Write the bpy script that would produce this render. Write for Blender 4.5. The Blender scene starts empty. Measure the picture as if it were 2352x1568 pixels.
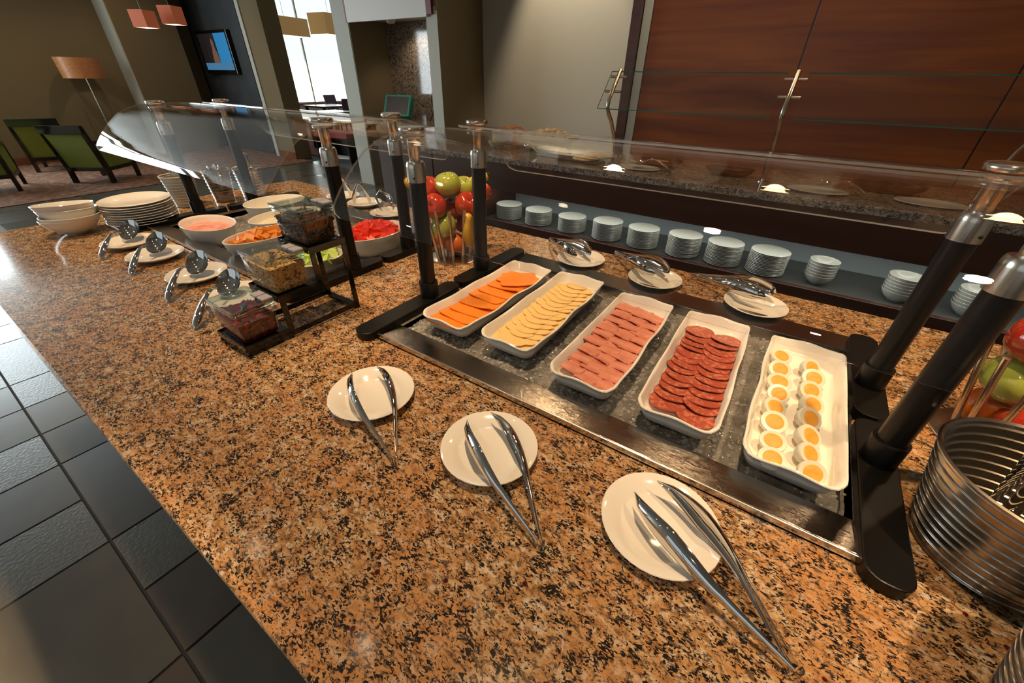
import bpy, bmesh, math, random
from mathutils import Vector, Matrix
random.seed(7)
PI = math.pi
SC = bpy.context.scene
COL = SC.collection
rnd = random.random

# ---------------------------------------------------------------- camera
cam = bpy.data.cameras.new('camera')
cam.sensor_width = 36.0
cam.lens = 917.1 / 2352 * 36
cam.clip_start = 0.02
cam.clip_end = 200
camo = bpy.data.objects.new('camera', cam)
COL.objects.link(camo)
camo.matrix_world = Matrix(((0.8269, -0.3203, 0.4622, 0.0),
                            (0.5621, 0.4490, -0.6946, 0.0),
                            (0.0149, 0.8342, 0.5513, 0.55),
                            (0, 0, 0, 1)))
SC.camera = camo
# ---------------------------------------------------------------- world, view
w = bpy.data.worlds.new('world'); SC.world = w
w.use_nodes = True
bg = w.node_tree.nodes['Background']
bg.inputs[0].default_value = (0.72, 0.86, 1.0, 1)
bg.inputs[1].default_value = 1.2
SC.view_settings.view_transform = 'Standard'
SC.view_settings.look = 'None'
SC.view_settings.gamma = 1
SC.view_settings.use_curve_mapping = False
SC.view_settings.exposure = 0.14
SC.cycles.use_denoising = True
SC.cycles.max_bounces = 8
SC.cycles.transparent_max_bounces = 24
SC.cycles.caustics_reflective = False
SC.cycles.caustics_refractive = False
SC.cycles.sample_clamp_indirect = 4.0

CEIL = 2.75
FLOOR = -0.9
WARM = (1.0, 0.665, 0.365)
def spot(name, loc, tgt, watt, ang=70, col=WARM, size=0.035, blend=0.6):
    l = bpy.data.lights.new(name, 'SPOT'); l.energy = watt; l.color = col
    l.spot_size = math.radians(ang); l.spot_blend = blend; l.shadow_soft_size = size
    o = bpy.data.objects.new(name, l); COL.objects.link(o); o.location = loc
    d = Vector(tgt) - Vector(loc)
    o.rotation_euler = d.to_track_quat('-Z', 'Y').to_euler()
    return o
ISLAND_LAMPS = [(-2.75, 0.34, 60), (-1.45, 0.40, 48), (-0.35, 0.45, 52), (0.90, 0.45, 75)]
BAR_LAMPS = [-3.3, -1.18, -0.1, 0.95]
SOFFIT = 2.05
for x, y, e in ISLAND_LAMPS:
    spot('island_downlight_beam', (x, y, CEIL - 0.05), (x, 0.85, 0), e * 3.9, 50, size=0.05, blend=0.9)
spot('island_downlight_beam', (1.95, 1.17, CEIL - 0.05), (-1.9, -1.60, FLOOR), 7200, 23, size=0.07, blend=0.6)
DAY = (0.80, 0.93, 1.0)
for i, x in enumerate(BAR_LAMPS):
    spot('bar_downlight_beam', (x, 2.6, SOFFIT - 0.03), (x, 2.75, 0), (22, 30, 11, 13)[i], 140, size=.08)
spot('alcove_downlight_beam', (-2.75, 4.6, CEIL - 0.05), (-2.6, 5.1, 0), 250, 62, (1.0, 0.86, 0.66))
spot('niche_downlight_beam', (-4.75, 4.62, 1.12), (-4.75, 4.8, 0), 9, 130, (1.0, 0.85, 0.65))
for x, y in ((-9.6, 1.6), (-9.8, 3.2), (-5.5, 2.0), (-8.5, 6.3), (-4.0, -1.8), (0.5, -1.8)):
    spot('room_fill_beam', (x, y, CEIL - 0.05), (x, y, -0.9), 42, 130, (1.0, 0.80, 0.56))  # unseen lamps added for warm ambient fill
def area(name, loc, rot, sx, sy, watt, col):
    l = bpy.data.lights.new(name, 'AREA'); l.shape = 'RECTANGLE'; l.size = sx; l.size_y = sy
    l.energy = watt; l.color = col
    o = bpy.data.objects.new(name, l); COL.objects.link(o); o.location = loc; o.rotation_euler = rot
    return o

area('bar_shelf_fill', (0.7, 2.57, -0.085), (math.radians(-22), 0, 0), 5.2, 0.03, 8, (0.98, 1.0, 0.90))  # added fill inside the shelf, brightens the stacked plates
# ---------------------------------------------------------------- materials
def new_mat(name):
    m = bpy.data.materials.new(name); m.use_nodes = True
    nt = m.node_tree
    return m, nt, nt.nodes['Principled BSDF']
def mat(name, col, rough=0.5, metal=0.0, bump=None, vary=None, coat=0.0, emis=None, sss=0.0, spec=None):
    m, nt, b = new_mat(name)
    N, L = nt.nodes, nt.links
    b.inputs['Base Color'].default_value = (*col, 1)
    b.inputs['Roughness'].default_value = rough
    b.inputs['Metallic'].default_value = metal
    b.inputs['Coat Weight'].default_value = coat
    if spec is not None: b.inputs['Specular IOR Level'].default_value = spec
    if sss:
        b.inputs['Subsurface Weight'].default_value = sss
        b.inputs['Subsurface Radius'].default_value = (0.01, 0.006, 0.003)
    if emis:
        b.inputs['Emission Color'].default_value = (*emis[0], 1)
        b.inputs['Emission Strength'].default_value = emis[1]
    if vary:      # (colour2, scale, contrast)
        tc = N.new('ShaderNodeTexCoord'); nz = N.new('ShaderNodeTexNoise'); rp = N.new('ShaderNodeValToRGB')
        nz.inputs['Scale'].default_value = vary[1]; nz.inputs['Detail'].default_value = 5
        rp.color_ramp.elements[0].position = 0.5 - vary[2]; rp.color_ramp.elements[1].position = 0.5 + vary[2]
        rp.color_ramp.elements[0].color = (*col, 1); rp.color_ramp.elements[1].color = (*vary[0], 1)
        L.new(tc.outputs['Object'], nz.inputs['Vector']); L.new(nz.outputs['Fac'], rp.inputs[0])
        L.new(rp.outputs[0], b.inputs['Base Color'])
    if bump:      # (scale, strength, distance)
        tc = N.new('ShaderNodeTexCoord'); nz = N.new('ShaderNodeTexNoise'); bp = N.new('ShaderNodeBump')
        nz.inputs['Scale'].default_value = bump[0]; nz.inputs['Detail'].default_value = 6
        bp.inputs['Strength'].default_value = bump[1]; bp.inputs['Distance'].default_value = bump[2]
        L.new(tc.outputs['Object'], nz.inputs['Vector']); L.new(nz.outputs['Fac'], bp.inputs['Height'])
        L.new(bp.outputs[0], b.inputs['Normal'])
    return m
def clear(name, tint, ior=1.49, rough=0.0, boost=1.0, haze=0.0):
    """thin clear sheet: transmission without refraction plus a Fresnel reflection"""
    m = bpy.data.materials.new(name); m.use_nodes = True
    nt = m.node_tree; N, L = nt.nodes, nt.links
    for n in list(N): N.remove(n)
    out = N.new('ShaderNodeOutputMaterial'); tr = N.new('ShaderNodeBsdfTransparent'); gl = N.new('ShaderNodeBsdfGlossy')
    fr = N.new('ShaderNodeFresnel'); mx = N.new('ShaderNodeMixShader'); mu = N.new('ShaderNodeMath')
    tr.inputs[0].default_value = (*tint, 1); gl.inputs[0].default_value = (1, 1, 1, 1); gl.inputs['Roughness'].default_value = rough
    geo = N.new('ShaderNodeNewGeometry'); mr = N.new('ShaderNodeMapRange')
    mr.inputs['To Min'].default_value = ior; mr.inputs['To Max'].default_value = ior
    L.new(geo.outputs['Backfacing'], mr.inputs['Value']); L.new(mr.outputs[0], fr.inputs[0])
    # the same Fresnel on both faces of the sheet
    vm = N.new('ShaderNodeVectorMath'); vm.operation = 'SCALE'
    m2 = N.new('ShaderNodeMath'); m2.operation = 'MULTIPLY_ADD'; m2.inputs[1].default_value = -2; m2.inputs[2].default_value = 1
    L.new(geo.outputs['Backfacing'], m2.inputs[0])
    lw = N.new('ShaderNodeLayerWeight'); lw.inputs[0].default_value = 0.5
    # Schlick from facing
    p = N.new('ShaderNodeMath'); p.operation = 'POWER'; p.inputs[1].default_value = 5
    L.new(lw.outputs['Facing'], p.inputs[0])
    r0 = ((ior - 1) / (ior + 1)) ** 2
    ma = N.new('ShaderNodeMath'); ma.operation = 'MULTIPLY_ADD'; ma.inputs[1].default_value = 1 - r0; ma.inputs[2].default_value = r0
    L.new(p.outputs[0], ma.inputs[0])
    mu.operation = 'MULTIPLY'; mu.inputs[1].default_value = boost; mu.use_clamp = True
    L.new(ma.outputs[0], mu.inputs[0])
    for n in (fr, mr, vm, m2, geo): N.remove(n)
    L.new(mu.outputs[0], mx.inputs[0]); L.new(tr.outputs[0], mx.inputs[1]); L.new(gl.outputs[0], mx.inputs[2])
    last = mx
    if haze:
        df = N.new('ShaderNodeBsdfDiffuse'); df.inputs[0].default_value = (0.8, 0.8, 0.8, 1)
        m3 = N.new('ShaderNodeMixShader'); m3.inputs[0].default_value = haze
        L.new(mx.outputs[0], m3.inputs[1]); L.new(df.outputs[0], m3.inputs[2]); last = m3
    L.new(last.outputs[0], out.inputs[0])
    return m
def granite(name, k=1.0):
    m, nt, b = new_mat(name); N, L = nt.nodes, nt.links
    tc = N.new('ShaderNodeTexCoord')
    def noise(s, d=4, r=0.6, dist=0.0, vec=None):
        n = N.new('ShaderNodeTexNoise'); n.inputs['Scale'].default_value = s; n.inputs['Detail'].default_value = d
        n.inputs['Roughness'].default_value = r; n.inputs['Distortion'].default_value = dist
        L.new(vec or tc.outputs['Object'], n.inputs['Vector']); return n.outputs['Fac']
    def ramp(src, stops):
        r = N.new('ShaderNodeValToRGB'); e = r.color_ramp.elements
        while len(e) < len(stops): e.new(0.5)
        for q, (p, c) in zip(e, stops): q.position = p; q.color = (*c, 1)
        L.new(src, r.inputs[0]); return r.outputs[0]
    def mix(f, a, c):
        x = N.new('ShaderNodeMix'); x.data_type = 'RGBA'
        L.new(f, x.inputs[0]); L.new(a, x.inputs[6])
        if isinstance(c, tuple): x.inputs[7].default_value = (*c, 1)
        else: L.new(c, x.inputs[7])
        return x.outputs[2]
    mp = N.new('ShaderNodeMapping'); mp.inputs['Scale'].default_value = (1.0, 1.7, 1.0); mp.inputs['Rotation'].default_value = (0, 0, 0.5)
    L.new(tc.outputs['Object'], mp.inputs[0]); V = mp.outputs[0]
    base = ramp(noise(44, 5, 0.65, 0.6, V), [(0.30, (0.16, 0.085, 0.04)), (0.38, (0.40, 0.20, 0.075)), (0.48, (0.56, 0.31, 0.13)), (0.57, (0.60, 0.41, 0.23)), (0.67, (0.74, 0.62, 0.46))])
    grey = ramp(noise(66, 3, 0.6, 0.3), [(0.57, (0, 0, 0)), (0.64, (1, 1, 1))])
    c1 = mix(grey, base, (0.66, 0.56, 0.44))
    big = ramp(noise(7, 4, 0.6, 0.5), [(0.45, (0, 0, 0)), (0.62, (0.6, 0.6, 0.6))])
    c1 = mix(big, c1, (0.56, 0.25, 0.085))
    brn = ramp(noise(95, 4, 0.7, 0.8, V), [(0.40, (1, 1, 1)), (0.50, (0, 0, 0))])
    c2 = mix(brn, c1, (0.15, 0.095, 0.055))
    # black mica: clustered flecks
    f1 = noise(165, 3, 0.6, 0.9, V); f2 = noise(38, 3, 0.6, 0.4)
    ad = N.new('ShaderNodeMath'); ad.operation = 'MULTIPLY_ADD'; ad.inputs[1].default_value = 0.62
    L.new(f2, ad.inputs[0]); L.new(f1, ad.inputs[2])
    blk = ramp(ad.outputs[0], [(0.735, (1, 1, 1)), (0.765, (0, 0, 0))])
    c3 = mix(blk, c2, (0.018, 0.014, 0.012))
    vo = N.new('ShaderNodeTexVoronoi'); vo.inputs['Scale'].default_value = 34; L.new(tc.outputs['Object'], vo.inputs['Vector'])
    gar = ramp(vo.outputs['Distance'], [(0.10, (1, 1, 1)), (0.14, (0, 0, 0))])
    vc = N.new('ShaderNodeSeparateColor'); L.new(vo.outputs['Color'], vc.inputs[0])
    gt = N.new('ShaderNodeMath'); gt.operation = 'GREATER_THAN'; gt.inputs[1].default_value = 0.72; L.new(vc.outputs[0], gt.inputs[0])
    mm = N.new('ShaderNodeMath'); mm.operation = 'MULTIPLY'; L.new(gar, mm.inputs[0]); L.new(gt.outputs[0], mm.inputs[1])
    c4 = mix(mm.outputs[0], c3, (0.07, 0.008, 0.008))
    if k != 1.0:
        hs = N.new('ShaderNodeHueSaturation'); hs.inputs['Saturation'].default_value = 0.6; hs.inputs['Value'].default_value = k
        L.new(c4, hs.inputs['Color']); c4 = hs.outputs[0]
    dk = N.new('ShaderNodeHueSaturation'); dk.inputs['Value'].default_value = 0.92; L.new(c4, dk.inputs['Color'])
    L.new(dk.outputs[0], b.inputs['Base Color'])
    b.inputs['Roughness'].default_value = 0.12
    return m
def wood(name, dark, light, axis='X', rough=0.28, scale=2.2, coat=0.3):
    m, nt, b = new_mat(name); N, L = nt.nodes, nt.links
    tc = N.new('ShaderNodeTexCoord'); mp = N.new('ShaderNodeMapping'); nz = N.new('ShaderNodeTexNoise'); rp = N.new('ShaderNodeValToRGB')
    s = {'X': (0.6, 8, 8), 'Z': (8, 8, 0.6), 'Y': (8, 0.6, 8)}[axis]
    mp.inputs['Scale'].default_value = s
    nz.inputs['Scale'].default_value = scale; nz.inputs['Detail'].default_value = 7; nz.inputs['Distortion'].default_value = 0.8
    rp.color_ramp.elements[0].position = 0.3; rp.color_ramp.elements[1].position = 0.72
    rp.color_ramp.elements[0].color = (*dark, 1); rp.color_ramp.elements[1].color = (*light, 1)
    L.new(tc.outputs['Object'], mp.inputs[0]); L.new(mp.outputs[0], nz.inputs['Vector']); L.new(nz.outputs['Fac'], rp.inputs[0])
    L.new(rp.outputs[0], b.inputs['Base Color'])
    b.inputs['Roughness'].default_value = rough; b.inputs['Coat Weight'].default_value = coat; b.inputs['Coat Roughness'].default_value = 0.15
    return m
def brushed(name, col=(0.62, 0.60, 0.57), rough=0.22, stretch=(1, 60, 60)):
    m, nt, b = new_mat(name); N, L = nt.nodes, nt.links
    b.inputs['Base Color'].default_value = (*col, 1); b.inputs['Metallic'].default_value = 1
    tc = N.new('ShaderNodeTexCoord'); mp = N.new('ShaderNodeMapping'); nz = N.new('ShaderNodeTexNoise'); mr = N.new('ShaderNodeMapRange')
    mp.inputs['Scale'].default_value = stretch; nz.inputs['Scale'].default_value = 14; nz.inputs['Detail'].default_value = 3
    mr.inputs['To Min'].default_value = max(rough - 0.06, .05); mr.inputs['To Max'].default_value = rough + 0.10
    L.new(tc.outputs['Object'], mp.inputs[0]); L.new(mp.outputs[0], nz.inputs['Vector']); L.new(nz.outputs['Fac'], mr.inputs[0]); L.new(mr.outputs[0], b.inputs['Roughness'])
    bp = N.new('ShaderNodeBump'); bp.inputs['Strength'].default_value = 0.12; bp.inputs['Distance'].default_value = 0.0006
    L.new(nz.outputs['Fac'], bp.inputs['Height']); L.new(bp.outputs[0], b.inputs['Normal'])
    return m
def speckle(name, base, spots, rough=0.5, bump=0.4):
    m, nt, b = new_mat(name); N, L = nt.nodes, nt.links
    tc = N.new('ShaderNodeTexCoord'); prev = None
    for i, (col, sc, lo, hi) in enumerate(spots):
        nz = N.new('ShaderNodeTexNoise'); nz.inputs['Scale'].default_value = sc; nz.inputs['Detail'].default_value = 4; L.new(tc.outputs['Object'], nz.inputs['Vector'])
        mr = N.new('ShaderNodeMapRange'); mr.inputs['From Min'].default_value = lo; mr.inputs['From Max'].default_value = hi; L.new(nz.outputs['Fac'], mr.inputs[0])
        x = N.new('ShaderNodeMix'); x.data_type = 'RGBA'; L.new(mr.outputs[0], x.inputs[0])
        if prev is None: x.inputs[6].default_value = (*base, 1)
        else: L.new(prev, x.inputs[6])
        x.inputs[7].default_value = (*col, 1); prev = x.outputs[2]; last = nz
    L.new(prev, b.inputs['Base Color']); b.inputs['Roughness'].default_value = rough
    if bump:
        bp = N.new('ShaderNodeBump'); bp.inputs['Strength'].default_value = bump; bp.inputs['Distance'].default_value = 0.001
        L.new(last.outputs['Fac'], bp.inputs['Height']); L.new(bp.outputs[0], b.inputs['Normal'])
    return m
def emit(name, col, s):
    m = bpy.data.materials.new(name); m.use_nodes = True; nt = m.node_tree
    for n in list(nt.nodes): nt.nodes.remove(n)
    o = nt.nodes.new('ShaderNodeOutputMaterial'); e = nt.nodes.new('ShaderNodeEmission')
    e.inputs[0].default_value = (*col, 1); e.inputs[1].default_value = s; nt.links.new(e.outputs[0], o.inputs[0]); return m

M = dict(
 granite=granite('granite_gold'), granite_dimmed=granite('granite_shaded', 0.75),  # second copy: same stone with the shade put into its colour
 wall=mat('wall_taupe', (0.205, 0.150, 0.075), 0.8, bump=(900, 0.25, 0.001)),
 wall_light=mat('wall_pale', (0.52, 0.52, 0.46), 0.7),
 wall_dark=mat('wall_charcoal', (0.035, 0.04, 0.045), 0.6, vary=((0.055, 0.062, 0.07), 3, 0.2)),
 wall_grey=mat('wall_beige_grey', (0.46, 0.41, 0.32), 0.8),
 ceiling=mat('ceiling_white', (0.50, 0.49, 0.46), 0.8),
 wood=wood('wood_cherry', (0.115, 0.024, 0.004), (0.27, 0.075, 0.009), scale=1.4, coat=0.0, rough=0.36),
 wood_dark=wood('wood_dark_cherry', (0.050, 0.013, 0.008), (0.085, 0.025, 0.013)),
 wood_base=wood('wood_baseboard', (0.16, 0.05, 0.02), (0.25, 0.09, 0.04), 'Y'),
 veneer=wood('veneer_orange', (0.42, 0.15, 0.05), (0.62, 0.27, 0.10), 'X', 0.4, 6, 0),
 jamb=mat('pale_blue_jamb', (0.50, 0.58, 0.60), 0.4),
 grout=mat('grout_dark', (0.02, 0.02, 0.018), 0.8),
 tile_a=mat('tile_slate', (0.085, 0.082, 0.070), 0.20, vary=((0.105, 0.098, 0.084), 5, 0.2)),
 tile_b=mat('tile_rough', (0.092, 0.088, 0.072), 0.28, bump=(75, 0.4, 0.003)),
 tile_c=mat('tile_brown', (0.062, 0.048, 0.040), 0.28, vary=((0.085, 0.068, 0.055), 6, 0.2)),
 carpet=speckle('carpet_rust', (0.17, 0.070, 0.035), [((0.28, 0.14, 0.07), 9, 0.45, 0.6), ((0.10, 0.045, 0.03), 22, 0.5, 0.65)], 0.95, 0.3),
 carpet_plum=speckle('carpet_plum', (0.16, 0.06, 0.06), [((0.24, 0.10, 0.09), 12, 0.45, 0.6)], 0.95, 0.3),
 black_metal=mat('black_powder_coat', (0.005, 0.0045, 0.004), 0.34, spec=.28),
 black_gloss=mat('black_lacquer', (0.008, 0.007, 0.006), 0.12),
 steel=brushed('brushed_steel'), steel_post=brushed('satin_steel', (0.66, 0.60, 0.53), 0.2, (60, 60, 1)),
 steel_well=brushed('well_steel', (0.50, 0.45, 0.39), 0.085, (3, 300, 300)),
 chrome=mat('chrome', (0.66, 0.65, 0.63), 0.05, 1.0),
 china=mat('white_china', (0.90, 0.87, 0.81), 0.09, coat=0.4),
 china_cool=mat('white_stoneware', (0.56, 0.56, 0.50), 0.25),
 acrylic=clear('acrylic_sheet', (0.99, 0.99, 0.985), 1.49, 0.0, 0.6, 0.0),
 acrylic_edge=clear('acrylic_edge', (0.75, 0.74, 0.73), 1.5, 0.08, 3.0, 0.22),
 glass=clear('jar_glass', (0.95, 0.98, 0.965), 1.52, 0.01, 1.0),
 glass_rim=clear('jar_rim_glass', (0.62, 0.72, 0.67), 1.52, 0.02, 3.0),
 glass_green=clear('float_glass', (0.975, 0.985, 0.98), 1.5, 0.0, 1.0),
 glass_edge=mat('glass_edge_green', (0.02, 0.36, 0.27), 0.15),
 plastic=clear('clear_plastic', (0.93, 0.92, 0.90), 1.5, 0.08, 1.6, 0.06),
 ribbed=clear('ribbed_plastic', (0.62, 0.57, 0.50), 1.5, 0.14, 4.0, 0.05),
 can_metal=mat('can_metal', (0.40, 0.36, 0.31), 0.24, 1.0),
 bead=mat('bright_rib', (0.75, 0.70, 0.62), 0.12, 0.85),
 hinge=mat('hinge_grey_plastic', (0.36, 0.35, 0.40), 0.25, coat=0.5),
 cheddar=mat('cheddar', (0.86, 0.235, 0.02), 0.34, sss=0.15, vary=((0.90, 0.29, 0.035), 14, 0.3)),
 swiss=mat('pale_cheese', (0.92, 0.62, 0.22), 0.38, sss=0.15, vary=((0.94, 0.68, 0.29), 20, 0.3)),
 ham=speckle('ham', (0.72, 0.27, 0.185), [((0.80, 0.36, 0.25), 40, 0.5, 0.7), ((0.56, 0.15, 0.10), 25, 0.55, 0.75)], 0.35, 0.3),
 salami=speckle('salami', (0.42, 0.085, 0.05), [((0.60, 0.20, 0.13), 90, 0.5, 0.62), ((0.78, 0.48, 0.36), 240, 0.64, 0.70)], 0.38, 0.4),
 egg=mat('egg_white', (0.80, 0.78, 0.66), 0.28, sss=0.3),
 yolk=mat('egg_yolk', (0.86, 0.36, 0.04), 0.5, bump=(160, 0.5, 0.002), vary=((0.90, 0.47, 0.09), 90, 0.25)),
 melon=mat('cantaloupe', (0.86, 0.27, 0.025), 0.35, sss=0.15, vary=((0.90, 0.38, 0.06), 30, 0.3)),
 red_melon=mat('watermelon', (0.72, 0.022, 0.008), 0.3, sss=0.1, vary=((0.80, 0.06, 0.02), 40, 0.3)),
 honeydew=mat('honeydew', (0.50, 0.68, 0.16), 0.35, sss=0.2),
 yogurt=speckle('berry_yogurt', (0.82, 0.25, 0.19), [((0.90, 0.46, 0.38), 40, 0.4, 0.6), ((0.70, 0.06, 0.06), 70, 0.66, 0.72)], 0.3, 0.6),
 cottage=speckle('cottage_cheese', (0.84, 0.74, 0.50), [((0.92, 0.88, 0.72), 160, 0.4, 0.6)], 0.5, 1.0),
 jam=speckle('berry_jam', (0.060, 0.006, 0.008), [((0.26, 0.016, 0.016), 90, 0.48, 0.68)], 0.10, 1.0),
 granola=speckle('granola', (0.46, 0.25, 0.08), [((0.66, 0.42, 0.18), 220, 0.45, 0.58), ((0.16, 0.07, 0.02), 150, 0.52, 0.62)], 0.7, 1.0),
 raisin=speckle('raisins', (0.035, 0.015, 0.008), [((0.10, 0.04, 0.02), 110, 0.5, 0.65)], 0.35, 1.0),
 apple_red=mat('apple_red', (0.36, 0.010, 0.008), 0.10, coat=0.3, vary=((0.46, 0.07, 0.012), 14, 0.18)),
 apple_green=mat('apple_green', (0.26, 0.38, 0.025), 0.16, coat=0.4, vary=((0.52, 0.50, 0.10), 9, 0.25)),
 orange=mat('orange_peel', (0.80, 0.17, 0.008), 0.35, bump=(260, 0.5, 0.001)),
 banana=mat('banana_peel', (0.80, 0.50, 0.04), 0.4, vary=((0.70, 0.40, 0.04), 20, 0.2)),
 banana_tip=mat('banana_tip', (0.05, 0.03, 0.015), 0.7),
 stem=mat('stem_brown', (0.10, 0.05, 0.02), 0.8),
 ice=None,
 green_cloth=mat('green_upholstery', (0.20, 0.24, 0.035), 0.75, bump=(500, 0.2, 0.001)),
 purple_cloth=mat('purple_upholstery', (0.10, 0.08, 0.14), 0.6),
 red_cloth=mat('red_upholstery', (0.30, 0.03, 0.02), 0.7),
 table=wood('table_walnut', (0.10, 0.05, 0.03), (0.16, 0.08, 0.05), 'X'),
 tan_shade=mat('tan_shade', (0.50, 0.33, 0.14), 0.8, emis=((0.65, 0.40, 0.15), 0.22)),
 red_shade=mat('coral_shade', (0.42, 0.085, 0.03), 0.7, emis=((0.75, 0.20, 0.08), 0.16)),
 lamp_glow=emit('lamp_glow', (1.0, 0.80, 0.58), 3.0),
 downlight=emit('downlight_glow', (1.0, 0.80, 0.55), 30.0),
 front_fill=emit('front_fill_glow', (0.80, 0.93, 1.0), 0.6),  # glow of the added fill panel behind the camera
 shade_lower=emit('window_daylight', (0.88, 1.0, 0.97), 3.0),
 shade_upper=emit('window_roller_shade', (0.84, 0.97, 0.92), 1.05),
 daylight=emit('window_bright', (0.82, 0.95, 1.0), 11.0),
 white_board=mat('white_signboard', (0.72, 0.66, 0.62), 0.5),
 sign_red=mat('sign_red', (0.16, 0.01, 0.015), 0.5),
 screen_dark=mat('screen_dark', (0.03, 0.03, 0.032), 0.35),
 teal=mat('teal_plastic', (0.02, 0.20, 0.15), 0.35),
 cable=mat('cable_black', (0.01, 0.01, 0.01), 0.5),
 outlet=mat('outlet_ivory', (0.50, 0.50, 0.34), 0.5),
 paper=mat('paper_white', (0.75, 0.76, 0.76), 0.7),
 pastry=mat('pastry_golden', (0.62, 0.38, 0.14), 0.6, bump=(90, 0.5, 0.003), vary=((0.85, 0.74, 0.52), 25, 0.15)),
 pastry_red=mat('pastry_berry', (0.40, 0.06, 0.02), 0.5, vary=((0.60, 0.28, 0.08), 30, 0.15)),
 tray_green=mat('tray_green', (0.10, 0.20, 0.05), 0.4),
 shelf_back=mat('shelf_laminate', (0.52, 0.66, 0.70), 0.18, vary=((0.62, 0.74, 0.78), 4, 0.3)),
 shelf_floor=mat('shelf_grey_laminate', (0.075, 0.078, 0.072), 0.22),
)
# crushed ice
m, nt, b = new_mat('crushed_ice'); N, L = nt.nodes, nt.links
b.inputs['Roughness'].default_value = 0.10
tc = N.new('ShaderNodeTexCoord'); nz = N.new('ShaderNodeTexNoise'); nz.inputs['Scale'].default_value = 16; nz.inputs['Detail'].default_value = 6
rp = N.new('ShaderNodeValToRGB'); rp.color_ramp.elements[0].position = 0.35; rp.color_ramp.elements[1].position = 0.68
rp.color_ramp.elements[0].color = (0.13, 0.125, 0.115, 1); rp.color_ramp.elements[1].color = (0.30, 0.285, 0.26, 1)
L.new(tc.outputs['Object'], nz.inputs['Vector']); L.new(nz.outputs['Fac'], rp.inputs[0]); L.new(rp.outputs[0], b.inputs['Base Color'])
vo = N.new('ShaderNodeTexVoronoi'); vo.inputs['Scale'].default_value = 150; L.new(tc.outputs['Object'], vo.inputs['Vector'])
bp = N.new('ShaderNodeBump'); bp.inputs['Strength'].default_value = 0.8; bp.inputs['Distance'].default_value = 0.003
L.new(vo.outputs['Distance'], bp.inputs['Height']); L.new(bp.outputs[0], b.inputs['Normal'])
b.inputs['Subsurface Weight'].default_value = 0.0
M['ice'] = m
m_ = M['steel_well']; nt_ = m_.node_tree; b_ = nt_.nodes['Principled BSDF']
b_.inputs['Anisotropic'].default_value = 0.75; b_.inputs['Anisotropic Rotation'].default_value = 0.0
cv = nt_.nodes.new('ShaderNodeCombineXYZ'); cv.inputs[0].default_value = 1.0; nt_.links.new(cv.outputs[0], b_.inputs['Tangent'])
M['ice_chip'] = clear('ice_chip', (0.90, 0.90, 0.88), 1.31, 0.04, 2.6, 0.32)

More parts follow.
